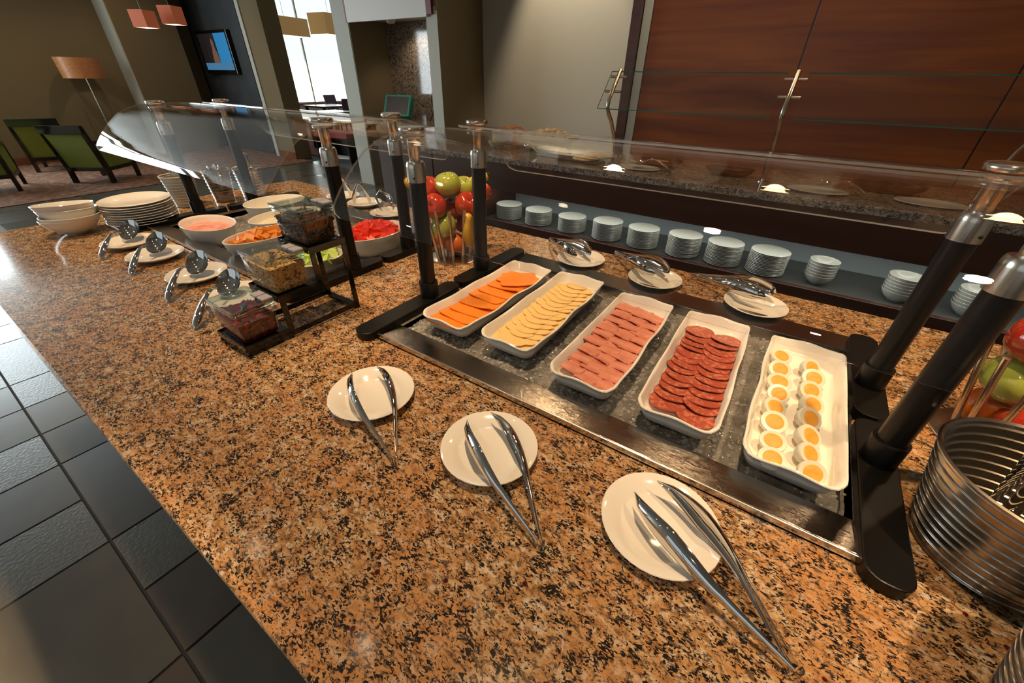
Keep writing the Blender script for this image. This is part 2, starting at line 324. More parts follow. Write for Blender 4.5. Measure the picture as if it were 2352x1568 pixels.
# ---------------------------------------------------------------- mesh helpers
class MB:
    def __init__(s): s.v = []; s.f = []; s.m = []; s.mi = 0
    def add(s, vs, fs):
        o = len(s.v); s.v += [tuple(v) for v in vs]; s.f += [tuple(i + o for i in f) for f in fs]; s.m += [s.mi] * len(fs); return s
    def box(s, x0, x1, y0, y1, z0, z1):
        return s.add([(x0, y0, z0), (x1, y0, z0), (x1, y1, z0), (x0, y1, z0), (x0, y0, z1), (x1, y0, z1), (x1, y1, z1), (x0, y1, z1)],
                     [(0, 3, 2, 1), (4, 5, 6, 7), (0, 1, 5, 4), (1, 2, 6, 5), (2, 3, 7, 6), (3, 0, 4, 7)])
    def lathe(s, prof, n=32, c=(0, 0), sx=1.0, sy=1.0, close=True):
        """prof: (r, z) from bottom outer to inside; ends on the axis are capped"""
        vs, fs = [], []
        for r, z in prof:
            for k in range(n):
                a = 2 * PI * k / n; vs.append((c[0] + r * sx * math.cos(a), c[1] + r * sy * math.sin(a), z))
        for i in range(len(prof) - 1):
            for k in range(n):
                a, b2 = i * n + k, i * n + (k + 1) % n; fs.append((a, b2, b2 + n, a + n))
        if close:
            if prof[0][0] > 1e-6: fs.append(tuple(reversed(range(n))))
            if prof[-1][0] > 1e-6: fs.append(tuple((len(prof) - 1) * n + k for k in range(n)))
        return s.add(vs, fs)
    def prism(s, pts, z0, z1):
        n = len(pts)
        return s.add([(x, y, z0) for x, y in pts] + [(x, y, z1) for x, y in pts],
                     [tuple(reversed(range(n))), tuple(range(n, 2 * n))] + [(i, (i + 1) % n, (i + 1) % n + n, i + n) for i in range(n)])
    def tube(s, pts, rs, n=10, flat=1.0):
        pts = [Vector(p) for p in pts]
        if not isinstance(rs, (list, tuple)): rs = [rs] * len(pts)
        vs, fs = [], []; up = Vector((0, 0, 1)); prev = None
        for i, p in enumerate(pts):
            t = (pts[min(i + 1, len(pts) - 1)] - pts[max(i - 1, 0)]).normalized()
            u = prev if prev is not None else (up if abs(t.z) < 0.9 else Vector((1, 0, 0)))
            a = t.cross(u).normalized(); u = a.cross(t).normalized(); prev = u
            for k in range(n):
                q = 2 * PI * k / n; vs.append(p + a * (rs[i] * math.cos(q)) + u * (rs[i] * flat * math.sin(q)))
        for i in range(len(pts) - 1):
            for k in range(n):
                j = (k + 1) % n; fs.append((i * n + k, i * n + j, (i + 1) * n + j, (i + 1) * n + k))
        fs.append(tuple(reversed(range(n)))); fs.append(tuple((len(pts) - 1) * n + k for k in range(n)))
        return s.add(vs, fs)
    def grid(s, f, nu, nv):
        vs = [f(u / nu, v / nv) for v in range(nv + 1) for u in range(nu + 1)]
        return s.add(vs, [(v * (nu + 1) + u, v * (nu + 1) + u + 1, (v + 1) * (nu + 1) + u + 1, (v + 1) * (nu + 1) + u) for v in range(nv) for u in range(nu)])
    def move(s, mx):
        s.v = [tuple(mx @ Vector(v)) for v in s.v]; return s
    def mesh(s, name, mats, smooth=False):
        me = bpy.data.meshes.new(name); me.from_pydata(s.v, [], s.f); me.update()
        for m_ in (mats if isinstance(mats, (list, tuple)) else [mats]): me.materials.append(m_)
        if any(s.m): me.polygons.foreach_set('material_index', s.m)
        if smooth:
            bm = bmesh.new(); bm.from_mesh(me); bmesh.ops.recalc_face_normals(bm, faces=bm.faces)
            lim = math.radians(smooth if smooth is not True else 42)
            for f in bm.faces: f.smooth = True
            for e in bm.edges:
                if len(e.link_faces) == 2 and e.calc_face_angle(0) > lim: e.smooth = False
            bm.to_mesh(me); bm.free()
        return me
def obj(name, mb, mats, parent=None, smooth=False, loc=None, rz=0.0, rot=None, bevel=0.0):
    me = mb if isinstance(mb, bpy.types.Mesh) else mb.mesh(name, mats, smooth)
    o = bpy.data.objects.new(name, me); COL.objects.link(o)
    if parent: o.parent = parent
    if loc: o.location = loc
    o.rotation_euler = rot or (0, 0, rz)
    if bevel:
        md = o.modifiers.new('bevel', 'BEVEL'); md.width = bevel; md.segments = 2; md.limit_method = 'ANGLE'; md.angle_limit = math.radians(50)
    return o
def tag(o, label, cat, group=None, kind=None):
    if label: o['label'] = label
    if cat: o['category'] = cat
    if group: o['group'] = group
    if kind: o['kind'] = kind
    return o
def thing(name, label, cat, loc=(0, 0, 0), rz=0.0, group=None, rot=None):
    o = bpy.data.objects.new(name, None); COL.objects.link(o); o.empty_display_size = 0.02
    o.location = loc; o.rotation_euler = rot or (0, 0, rz)
    return tag(o, label, cat, group)
def struct(name, mb, mats, **k):
    o = obj(name, mb, mats, **k); o['kind'] = 'structure'; return o
def dup(root, loc, rz=0.0, label=None, rot=None, group=None):
    r = root.copy(); COL.objects.link(r); r.location = loc; r.rotation_euler = rot or (0, 0, rz)
    if label: r['label'] = label
    if group: r['group'] = group
    for ch in list(root.children):
        c = ch.copy(); COL.objects.link(c); c.parent = r
        for g in ch.children:
            d = g.copy(); COL.objects.link(d); d.parent = c
    return r
ORD = ['first', 'second', 'third', 'fourth', 'fifth', 'sixth', 'seventh', 'eighth', 'ninth', 'tenth', 'eleventh', 'twelfth', 'thirteenth', 'fourteenth', 'fifteenth', 'sixteenth', 'seventeenth', 'eighteenth', 'nineteenth', 'twentieth']
def slab_with_holes(xs, ys, holes, z0, z1, mi_side=0):
    mb = MB(); nx, ny = len(xs) - 1, len(ys) - 1
    solid = lambda i, j: 0 <= i < nx and 0 <= j < ny and (i, j) not in holes
    V = {}
    def v(i, j, z):
        if (i, j, z) not in V: V[(i, j, z)] = len(mb.v); mb.v.append((xs[i], ys[j], z))
        return V[(i, j, z)]
    def F(*q): mb.f.append(q); mb.m.append(0)
    for i in range(nx):
        for j in range(ny):
            if not solid(i, j): continue
            F(v(i, j, z1), v(i + 1, j, z1), v(i + 1, j + 1, z1), v(i, j + 1, z1)); F(v(i, j, z0), v(i, j + 1, z0), v(i + 1, j + 1, z0), v(i + 1, j, z0))
            if not solid(i, j - 1): F(v(i, j, z0), v(i + 1, j, z0), v(i + 1, j, z1), v(i, j, z1))
            if not solid(i, j + 1): F(v(i + 1, j + 1, z0), v(i, j + 1, z0), v(i, j + 1, z1), v(i + 1, j + 1, z1))
            if not solid(i - 1, j): F(v(i, j + 1, z0), v(i, j, z0), v(i, j, z1), v(i, j + 1, z1))
            if not solid(i + 1, j): F(v(i + 1, j, z0), v(i + 1, j + 1, z0), v(i + 1, j + 1, z1), v(i + 1, j, z1))
    return mb
def round_rect(x0, x1, y0, y1, r, n=6):
    pts = []
    for cx, cy, a0 in ((x1 - r, y1 - r, 0), (x0 + r, y1 - r, 90), (x0 + r, y0 + r, 180), (x1 - r, y0 + r, 270)):
        for k in range(n + 1):
            a = math.radians(a0 + 90 * k / n); pts.append((cx + r * math.cos(a), cy + r * math.sin(a)))
    return pts

# ================================================================ SETTING
FZ = -0.90
XL, XR, YF, YB = -11.6, 3.4, -4.2, 5.1
# floor: grout bed, every tile its own piece
fl = struct('floor', MB().box(-14.2, XR, YF, 13.0, FZ - 0.08, FZ - 0.006), M['grout'])
G = 0.004
def tile_mesh(sx, sy, m_):
    mb = MB(); e = 0.003
    mb.add([(G / 2, G / 2, -.02), (sx - G / 2, G / 2, -.02), (sx - G / 2, sy - G / 2, -.02), (G / 2, sy - G / 2, -.02),
            (G / 2 + e, G / 2 + e, 0), (sx - G / 2 - e, G / 2 + e, 0), (sx - G / 2 - e, sy - G / 2 - e, 0), (G / 2 + e, sy - G / 2 - e, 0)],
           [(4, 5, 6, 7), (0, 1, 5, 4), (1, 2, 6, 5), (2, 3, 7, 6), (3, 0, 4, 7)])
    return mb.mesh('tile', m_)
tile_cache = {}
def tile(x, y, sx, sy, kind):
    k = (round(sx, 3), round(sy, 3), kind)
    if k not in tile_cache: tile_cache[k] = tile_mesh(sx, sy, M[kind])
    o = bpy.data.objects.new('tile', tile_cache[k]); COL.objects.link(o); o.parent = fl; o.location = (x, y, FZ)
KINDS = ['tile_a', 'tile_b', 'tile_a', 'tile_c', 'tile_b']
# the run beside the island, laid as in the view; courses run along y between joints across x
U = 0.305
near = {0: [(-3.21, .31, 'tile_a'), (-2.90, .31, 'tile_a'), (-2.59, .305, 'tile_b'), (-2.285, .305, 'tile_c'), (-1.98, .305, 'tile_b'), (-1.675, .61, 'tile_a'), (-1.065, .61, 'tile_c'), (-.455, .61, 'tile_a')],
        1: [(-3.21, .31, 'tile_b'), (-2.90, .31, 'tile_a'), (-2.59, .305, 'tile_a'), (-2.285, .61, 'tile_c'), (-1.675, .305, 'tile_b'), (-1.37, .305, 'tile_c'), (-1.065, .61, 'tile_a'), (-.455, .61, 'tile_c')]}
for x, sx, k in near[0]: tile(x, -0.75, sx, 0.61, k)
for x, sx, k in near[1]: tile(x, -0.14, sx, 0.61, k)
rt = random.Random(3)
def fill_band(y, x0, x1, h=0.61):
    x = x0
    while x < x1 - 0.01:
        sx = min(rt.choice([U, 2 * U, 2 * U]), x1 - x)
        tile(x, y, sx, h, rt.choice(KINDS)); x += sx
fill_band(-0.75, -8.09, -3.21); fill_band(-0.14, -8.09, -3.21)
fill_band(-1.36, -8.09, -0.46); fill_band(-1.97, -6.87, -1.07)
for j in range(8): fill_band(0.47 + 0.61 * j, -8.09, -2.6 if j < 2 else -3.2)
struct('floor_margin', MB().box(-8.08, XR, YF, -1.98, FZ - 0.006, FZ - 0.002).box(-0.4, XR, -1.97, -1.37, FZ - .006, FZ - .002).box(-0.4, XR, -0.75 + .61, 5.1, FZ - .006, FZ - .002)
       .box(-3.1, -0.4, 1.7, 5.1, FZ - .006, FZ - .002), M['tile_a'])['label'] = 'grey stone floor running on out of sight'
tag(obj('carpet', MB().box(-11.55, -8.1, YF, 4.9, FZ - .006, FZ + .008), M['carpet']), 'rust brown patterned carpet under the green lounge chairs', 'carpet')
tag(obj('dining_carpet', MB().box(-13.7, -8.3, 5.35, 12.9, FZ - .006, FZ + .008), M['carpet_plum']), 'plum coloured carpet in the bright dining area', 'carpet')
struct('ceiling_soffit', MB().box(-4.0, XR, 2.25, 3.24, SOFFIT, CEIL), M['ceiling'])
struct('ceiling', MB().box(-14.2, XR, YF, 13.0, CEIL, CEIL + 0.1), M['ceiling'])
# left wall with a tall daylight window left of the view
wl = struct('wall_left', MB().box(XL - .15, XL, 0.62, 5.3, FZ, CEIL).box(XL - .15, XL, YF, -3.4, FZ, CEIL).box(XL - .15, XL, -3.4, .62, FZ, -0.2).box(XL - .15, XL, -3.4, .62, 2.62, CEIL), M['wall'])
wn = struct('window_1', MB().box(XL - .12, XL - .04, -3.4, .62, 2.47, 2.53).box(XL - .12, XL - .04, -1.42, -1.36, -.2, 2.62).box(XL - .12, XL - .04, -3.4, -3.34, -.2, 2.62).box(XL - .12, XL - .04, .56, .62, -.2, 2.62), M['wall_light'])
for y0, y1 in ((-3.34, -1.42), (-1.36, .56)):
    for z0, z1 in ((-.2, 2.47), (2.53, 2.62)):
        obj('pane', MB().box(XL - .10, XL - .08, y0, y1, z0, z1), M['daylight'], wn)
struct('wall_front', MB().box(XL - .1, XR, YF - .12, YF, FZ, CEIL), M['wall_grey'])
fill_front = struct('front_fill_frame', MB().box(-4.1, -4.0, YF, YF + .06, -.2, 2.2).box(1.0, 1.1, YF, YF + .06, -.2, 2.2).box(-4.0, 1.0, YF, YF + .06, -.2, -.12).box(-4.0, 1.0, YF, YF + .06, 2.12, 2.2).box(-1.54, -1.46, YF, YF + .06, -.12, 2.12), M['wall_light'])  # frame around an unseen glowing panel, added to fill from the front
for a_, c_ in ((-4.0, -1.54), (-1.46, 1.0)): obj('pane', MB().box(a_, c_, YF + .01, YF + .03, -.12, 2.12), M['front_fill'], fill_front)
struct('wall_right', MB().box(XR, XR + .12, YF, YB + .2, FZ, CEIL), M['wall_grey'])
struct('baseboard_left', MB().box(XL, XL + .02, .62, 3.5, FZ, FZ + .13), M['wood_base'])
# brown pier, its window-lit side put in as a pale sheet, the dark television wall
struct('pier_lit_side', MB().box(XL, -11.1, 3.50, 3.52, FZ, CEIL), M['wall_light'])
struct('wall_pier', MB().box(XL, -11.08, 3.52, 4.52, FZ, CEIL), M['wall'])
struct('wall_television', MB().box(-12.6, -9.22, 4.95, 5.15, FZ, CEIL), M['wall_dark'])
cp = struct('wall_column', MB().box(-9.2, -8.50, 4.82, 5.15, FZ, CEIL), M['wall'])
obj('column_lit_edge', MB().box(-9.225, -9.2, 4.80, 5.15, FZ, CEIL).box(-9.225, -9.09, 4.80, 4.82, FZ, CEIL), M['wall_light'], cp)  # window light on the column edge, put in as pale colour
struct('baseboard_column', MB().box(-9.09, -8.48, 4.80, 4.82, FZ, FZ + .13), M['wood_base'])
struct('wall_left_far', MB().box(-12.7, -12.6, 4.9, 6.6, FZ, CEIL), M['wall'])
# dining room: window wall with roller shades half down
WX = -13.8
struct('wall_window', MB().box(WX - .1, WX, 5.0, 13.0, FZ, -.22).box(WX - .1, WX, 5.0, 6.6, -.22, CEIL).box(WX - .1, WX, 12.6, 13.0, -.22, CEIL), M['wall_light'])
w2 = struct('window_2', MB().box(WX - .06, WX + .02, 8.90, 8.94, -.22, CEIL).box(WX - .06, WX + .02, 11.0, 11.04, -.22, CEIL).box(WX - .08, WX + .08, 6.6, 12.6, -.24, -.20), M['wall_light'])
for y0, y1 in ((6.6, 8.90), (8.94, 11.0), (11.04, 12.6)):
    obj('pane', MB().box(WX - .05, WX - .04, y0, y1, -.2, .87), M['shade_lower'], w2)
    obj('roller_shade', MB().box(WX - .03, WX - .02, y0 + .01, y1 - .01, .87, CEIL - .02), M['shade_upper'], w2)
struct('wall_far', MB().box(WX, -4.9, 12.9, 13.0, FZ, CEIL), M['wall_grey'])
# niche wall: pale jambs, stone back, bulkhead with signboard
struct('wall_back_left', MB().box(-5.80, -5.50, 4.27, 5.0, FZ, CEIL), M['wall_light'])
struct('niche_wall_side', MB().box(-5.5, -5.485, 4.275, 4.9, FZ, 1.16), M['wall'])
struct('niche_wall_stone', MB().box(-5.5, -3.95, 4.88, 5.0, FZ, 1.16), M['granite_dimmed'])
struct('niche_ceiling', MB().box(-5.5, -3.95, 4.27, 5.0, 1.16, 1.2), M['wall_grey'])
struct('bulkhead', MB().box(-5.5, -3.95, 4.30, 5.0, 1.2, CEIL), M['wall'])
struct('wall_back_jamb', MB().box(-4.10, -3.93, 4.27, 5.0, FZ, 1.16), M['wall_light'])
struct('wall_return', MB().box(-3.99, -3.925, 4.275, YB, FZ, CEIL), M['wall'])
struct('wall_back_behind', MB().box(-9.0, -5.6, 12.0, 12.1, FZ, CEIL), M['wall'])
struct('wall_niche_return', MB().box(-5.85, -5.5, 5.0, 12.9, FZ, CEIL), M['wall_grey'])
struct('wall_back', MB().box(-3.93, -1.1, YB, YB + .12, FZ, CEIL), M['wall_grey'])
sb = tag(obj('signboard', MB().box(-5.46, -4.06, 4.235, 4.29, 1.11, 2.6), M['white_board']), 'large white signboard with dark red edges on the bulkhead over the niche', 'sign')
obj('border', MB().box(-5.49, -5.46, 4.235, 4.29, 1.11, 2.6), M['sign_red'], sb)
obj('border', MB().box(-4.06, -3.98, 4.235, 4.29, 1.13, 2.6), M['sign_red'], sb)
obj('emblem', MB().box(-5.22, -5.04, 4.228, 4.235, 1.32, 1.6).box(-5.0, -4.99, 4.228, 4.235, 1.335, 1.6), M['sign_red'], sb)
# cherry panelling behind the bar
WY = 3.25
wb = struct('wall_panelled', MB().box(-1.22, XR, WY + .012, WY + .15, FZ, CEIL), M['wood_dark'])
for i in range(5):
    x0 = -1.115 + i * .915
    obj('panel', MB().box(x0, x0 + .907, WY, WY + .014, -.5, 1.07), M['wood'], wb, bevel=.002)
    obj('panel', MB().box(x0, x0 + .907, WY, WY + .014, 1.076, CEIL), M['wood'], wb, bevel=.002)
struct('trim_2', MB().box(-1.175, -1.118, WY - .01, WY + .1, FZ, CEIL), M['jamb'])
struct('door_frame', MB().box(-1.235, -1.178, WY - .06, WY + .12, FZ, CEIL), M['wood_dark'])
# ================================================================ BACK BAR
BY = 2.5
tag(obj('back_bar_counter', MB().box(-3.12, XR - .05, BY - .02, WY - .002, .0425, .08).box(-3.12, -1.24, WY - .002, 3.7, .0425, .08), M['granite_dimmed'], bevel=.004), 'speckled granite top of the back bar in front of the cherry panelling', 'counter')
bar = thing('back_bar_cabinet', 'dark cherry back bar cabinet with a long open plate shelf', 'cabinet', (-1.0, BY + .3, FZ))
def bar_part(name, mb, m_, **k):
    o = obj(name, mb, m_, bar, **k); o.location = (1.0, -BY - .3, -FZ); return o
bar_part('fascia', MB().box(-1.945, XR - .06, BY, BY + .03, -.145, .0425), M['wood_dark'])
bar_part('fascia', MB().box(-1.945, XR - .06, BY + .002, BY + .032, FZ, -.42), M['wood_dark'])
bar_part('shelf_edge', MB().box(-1.945, XR - .06, BY - .006, BY + .03, -.42, -.370), M['wood_dark'], bevel=.003)
bar_part('shelf_board', MB().box(-1.945, XR - .06, BY + .03, BY + .52, -.395, -.372), M['shelf_floor'])
bar_part('shelf_back', MB().box(-1.945, XR - .06, BY + .44, BY + .46, -.372, -.05), M['shelf_back'])
bar_part('shelf_top', MB().box(-1.945, XR - .06, BY + .03, BY + .46, -.05, -.03), M['wood_dark'])
bar_part('shelf_fill_housing', MB().box(-1.9, XR - .1, BY + .04, BY + .10, -.078, -.05), M['paper'])  # made-up housing for the added shelf fill
bar_part('end_panel', MB().box(-2.45, -1.947, BY, BY + .7, FZ, .0425), M['wood_dark'], bevel=.003)
bar_part('end_panel', MB().box(-3.09, -2.46, BY, BY + .7, FZ, .0425), M['wood_dark'], bevel=.003)
# ================================================================ ISLAND
XA, XB = -2.60, 1.7
ct = tag(obj('granite_countertop', slab_with_holes([XA, -2.17, -1.15, -.745, .236, XB], [.01, .512, 1.20, 1.41], {(1, 1), (3, 1)}, -.035, 0), M['granite'], bevel=.006), 'polished orange and black speckled granite top of the buffet island', 'counter')
ic = thing('island_cabinet', 'dark wooden cabinet carrying the granite buffet top', 'cabinet', (-.5, .7, FZ))
def island_part(name, mb, m_, **k):
    o = obj(name, mb, m_, ic, **k); o.location = (.5, -.7, -FZ); return o
for x0 in (-2.53, -1.50, -.47, .56):
    island_part('panel', MB().box(x0, x0 + 1.02, .07, .09, FZ + .1, -.036), M['wood_dark'])
island_part('end_panel', MB().box(-2.55, -2.53, .07, 1.35, FZ + .1, -.036), M['wood_dark'])
island_part('back_panel', MB().box(-2.53, 1.6, 1.33, 1.35, FZ + .1, -.036), M['wood_dark'])
island_part('end_panel', MB().box(1.6, 1.62, .07, 1.35, FZ + .1, -.036), M['wood_dark'])
island_part('plinth', MB().box(-2.48, 1.55, .12, 1.28, FZ, FZ + .1), M['black_metal'])
# ---------------------------------------------------------------- ice wells
def well(x0, x1, label):
    y0, y1 = .514, 1.198; t = thing('ice_well', label, 'ice well', ((x0 + x1) / 2, .856, 0), group=None)
    cx, cy = (x0 + x1) / 2, .856
    a, c = x1 - cx, y1 - cy
    fi, bi = .582 - cy, 1.125 - cy
    def strip(ya, za, yb, zb):    # sloping flange along x
        return MB().add([(-a, ya, za), (a, ya, za), (a, yb, zb), (-a, yb, zb), (-a, ya, za - .012), (a, ya, za - .012), (a, yb, zb - .012), (-a, yb, zb - .012)],
                        [(0, 1, 2, 3), (7, 6, 5, 4), (0, 4, 5, 1), (1, 5, 6, 2), (2, 6, 7, 3), (3, 7, 4, 0)])
    obj('front_flange', strip(-c, .012, fi, .006), M['steel_well'], t, bevel=.002)
    obj('front_lip', MB().box(-a, a, -c - .0035, -c + .0005, .0005, .0135), M['steel'], t, bevel=.001)
    obj('back_flange', strip(bi, .006, c, .012), M['steel_well'], t, bevel=.002)
    b1 = MB()
    b1.add([(-a, fi, .004), (a, fi, .004), (a, bi, .004), (-a, bi, .004), (-a, fi + .02, -.16), (a, fi + .02, -.16), (a, bi - .02, -.16), (-a, bi - .02, -.16)],
           [(0, 1, 5, 4), (1, 2, 6, 5), (2, 3, 7, 6), (3, 0, 4, 7), (4, 5, 6, 7)])
    obj('basin', b1, M['steel_well'], t)
    # crushed ice: a lumpy bed
    rr = random.Random(int(x0 * 100)); nx, ny = 220, 130
    lumps = {}
    def h(u, v):
        x = -a + .004 + u * (2 * a - .008); y = fi + .005 + v * (bi - fi - .010)
        s = .0
        for q, (sc, am) in enumerate(((9, .010), (26, .008), (75, .006))):
            gx, gy = x * sc, y * sc; i, j = math.floor(gx), math.floor(gy)
            best = 9
            for di in (-1, 0, 1):
                for dj in (-1, 0, 1):
                    k = (q, i + di, j + dj)
                    if k not in lumps: lumps[k] = (rr.random(), rr.random(), rr.random())
                    px, py, hh = lumps[k]; d = (i + di + px - gx) ** 2 + (j + dj + py - gy) ** 2 - hh * .35
                    best = min(best, d)
            s -= am * best
        dip = .020 * math.exp(-((y - fi) / .035) ** 2 * .5) * (1 if 0.3 < u < 0.95 else .2)
        return (x, y, -.022 + s - dip * .4)
    ice = obj('crushed_ice', MB().grid(h, nx, ny), M['ice'], t, smooth=25); ice['kind'] = 'stuff'
    cm = MB()
    for k in range(2600):
        u, v = (rr.random(), rr.random()) if k % 2 else (rr.random() ** 1.6 * .8, rr.random() ** 2 * .45); p = h(u, v); q = rr.uniform(.003, .008)
        vs = [(p[0] + q * rr.uniform(.5, 1) * d[0], p[1] + q * rr.uniform(.5, 1) * d[1], p[2] + .001 + q * rr.uniform(.4, .8) * d[2]) for d in ((1, 0, 0), (-1, 0, 0), (0, 1, 0), (0, -1, 0), (.3, .2, 1), (0, 0, -1))]
        cm.add(vs, [(0, 2, 4), (2, 1, 4), (1, 3, 4), (3, 0, 4), (2, 0, 5), (1, 2, 5), (3, 1, 5), (0, 3, 5)])
    ch = obj('ice_chips', cm, M['ice_chip'], t); ch['kind'] = 'stuff'
    return t
well(-.745, .236, 'stainless ice well holding the cheese, meat and egg trays')
well(-2.17, -1.15, 'stainless ice well holding the oval fruit bowls')
# ---------------------------------------------------------------- sneeze guards
SH = [(.872, .438), (.80, .4385), (.745, .4385), (.70, .435), (.66, .425), (.62, .407), (.58, .376), (.545, .343), (.518, .312), (.506, .292)]
def sneeze_guard(x0, x1, pxs, back, label, span_l=.046, span_r=.046):
    t = thing('sneeze_guard', label, 'sneeze guard', ((x0 + x1) / 2, .846, 0))
    cx, cy = (x0 + x1) / 2, .846; sgn = -1 if back else 1
    Y = lambda y: (y - .846) * sgn - (0 if not back else .0)
    prof = [(Y(y), z) for y, z in (SH if not back else [(.768, .4385), (.735, .438)] + SH[3:])]
    # dense profile
    P = []
    for i in range(len(prof) - 1):
        for k in range(3): f = k / 3; P.append((prof[i][0] * (1 - f) + prof[i + 1][0] * f, prof[i][1] * (1 - f) + prof[i + 1][1] * f))
    P.append(prof[-1])
    S = [0]
    for i in range(1, len(P)): S.append(S[-1] + math.hypot(P[i][0] - P[i - 1][0], P[i][1] - P[i - 1][1]))
    tot = S[-1]; r = .032; mb = MB(); th = .0024
    ins = lambda s: max(r - math.sqrt(max(r * r - max(r - d, 0) ** 2, 0)) for d in (s, tot - s))
    rings = []
    for i, (y, z) in enumerate(P):
        a, b_ = P[max(i - 1, 0)], P[min(i + 1, len(P) - 1)]
        ty, tz = b_[0] - a[0], b_[1] - a[1]; l = math.hypot(ty, tz); ny, nz = -tz / l, ty / l
        if nz < 0: ny, nz = -ny, -nz
        q = ins(S[i]); xa, xb = x0 + q - cx, x1 - q - cx
        rings.append([(xa, y + ny * th, z + nz * th), (xb, y + ny * th, z + nz * th), (xb, y - ny * th, z - nz * th), (xa, y - ny * th, z - nz * th)])
    mb.v = [v for R_ in rings for v in R_]
    for i in range(len(rings) - 1):
        o = i * 4
        for k in range(4):
            mb.f.append((o + k, o + (k + 1) % 4, o + 4 + (k + 1) % 4, o + 4 + k)); mb.m.append(1 if k in (1, 3) else 0)
    n = len(rings) - 1
    mb.f += [(3, 2, 1, 0), (n * 4, n * 4 + 1, n * 4 + 2, n * 4 + 3)]; mb.m += [1, 1]
    obj('acrylic_panel', mb, [M['acrylic'], M['acrylic_edge']], t, smooth=30)
    ypost = (.727 if not back else .970) - cy
    for i, px in enumerate(pxs):
        yf0, yf1 = (.480, .838) if not back else (.848, 1.205)
        pts = round_rect(-.0285, .0285, yf0 - .846, yf1 - .846, .024)
        ft = obj('foot', MB().prism(pts, .0005, .022), M['black_metal'], t, loc=(px - cx, 0, 0), bevel=.002)
        obj('screw_cap', MB().lathe([(.006, .022), (.006, .0235), (.003, .0245), (0, .0245)], 12), M['steel_post'], ft, loc=(0, (-.13 if not back else .11), 0), smooth=True)
        ps = obj('post', MB().lathe([(.0205, .022), (.0205, .334)], 28), M['black_metal'], t, smooth=True, loc=(px - cx, ypost, 0))
        obj('base_collar', MB().lathe([(.026, .0222), (.026, .066), (.0255, .068), (.0208, .0685)], 28), M['black_metal'], ps, smooth=True)
        obj('sleeve', MB().lathe([(.0212, .333), (.0235, .3335), (.0235, .366), (.0228, .374), (.0205, .379), (.0135, .3795)], 28), M['steel_post'], ps, smooth=True)
        obj('rod', MB().lathe([(.0135, .379), (.0135, .398), (.0143, .399), (.0143, .434)], 24), M['steel_post'], ps, smooth=True)
        obj('clamp_cap', MB().lathe([(.0143, .430), (.026, .4305), (.028, .4335), (.028, .4345)], 28).lathe([(.029, .442), (.031, .445), (.031, .449), (.029, .4525), (.02, .454), (0, .454)], 28), M['steel_post'], ps, smooth=True)
        obj('set_screw', MB().lathe([(.0025, 0), (.0025, .002), (0, .0024)], 8), M['black_metal'], ps, loc=(.0125, -.020, .345), rot=(PI / 2 + .0, 0, .55))
    return t
sneeze_guard(-.818, .315, (-.772, .262), False, 'curved clear sneeze guard along the front of the meat and cheese well')
sneeze_guard(-.818, .315, (-.772, .262), True, 'curved clear sneeze guard along the rear of the meat and cheese well')
sneeze_guard(-2.30, -1.078, (-2.203, -1.115), False, 'curved clear sneeze guard along the front of the fruit bowl well')
sneeze_guard(-2.30, -1.078, (-2.203, -1.115), True, 'curved clear sneeze guard along the rear of the fruit bowl well')
# ================================================================ TABLEWARE PROTOTYPES
def plate_mesh(r, h=.020, n=40, name='side_plate', m_='china'):
    p = [(r * .50, .0008), (r * .56, .0), (r * .60, .0015), (r * .86, h * .62), (r * .985, h * .93), (r, h), (r * .99, h * 1.06), (r * .95, h * 1.02), (r * .72, h * .62), (r * .66, h * .42), (r * .60, h * .32), (0, h * .30)]
    return MB().lathe(p, n).mesh(name, M[m_], True)
def bowl_mesh(r, h, rb, th=.003, n=40, name='bowl', m_='china', sy=1.0):
    out = [(rb * .9, 0), (rb, .001), (rb * 1.02, .004)]
    for k in range(1, 9):
        a = k / 8; out.append((rb + (r - rb) * math.sin(a * PI / 2) ** 1.0 * (0.35 * a + 0.65), .004 + (h - .004) * (1 - math.cos(a * PI / 2)) ** .85))
    inn = [(max(a - th, 0) * 1.0, b + th * .8) for a, b in reversed(out[2:])]
    inn[0] = (r - th * .9, h)
    return MB().lathe(out + [(r - th * .4, h + .0012)] + inn + [(0, .006)], n, sx=1, sy=sy).mesh(name, M[m_], True)
sp = plate_mesh(.084)
def side_plate(x, y, label):
    o = obj('side_plate', sp, None, loc=(x, y, 0.0)); return tag(o, label, 'plate', 'side plates under the serving tools')
side_plate(-.572, .354, 'white side plate under the tongs, furthest left of the front three tong plates')
side_plate(-.294, .377, 'white side plate under the tongs, middle one of the front three tong plates')
side_plate(-.007, .405, 'white side plate under the tongs, nearest the front of the counter')
side_plate(-.549, 1.258, 'white side plate with tongs behind the meat well, left one of three')
side_plate(-.280, 1.246, 'white side plate with tongs behind the meat well, middle one of three')
side_plate(.013, 1.240, 'white side plate with tongs behind the meat well, right one of three')
side_plate(-2.000, .401, 'white side plate under the serving spoon nearest the bowl stack')
side_plate(-1.775, .407, 'white side plate under the second serving spoon from the bowl stack')
side_plate(-1.485, .417, 'white side plate under the third serving spoon from the bowl stack')
side_plate(-1.235, .415, 'white side plate partly hidden behind the jam jar')
side_plate(-1.96, 1.31, 'white side plate behind the fruit well, furthest to the left')
side_plate(-1.76, 1.29, 'white side plate behind the fruit well, middle one with standing tongs')
side_plate(-1.53, 1.24, 'white side plate behind the fruit well beside the rear guard post')
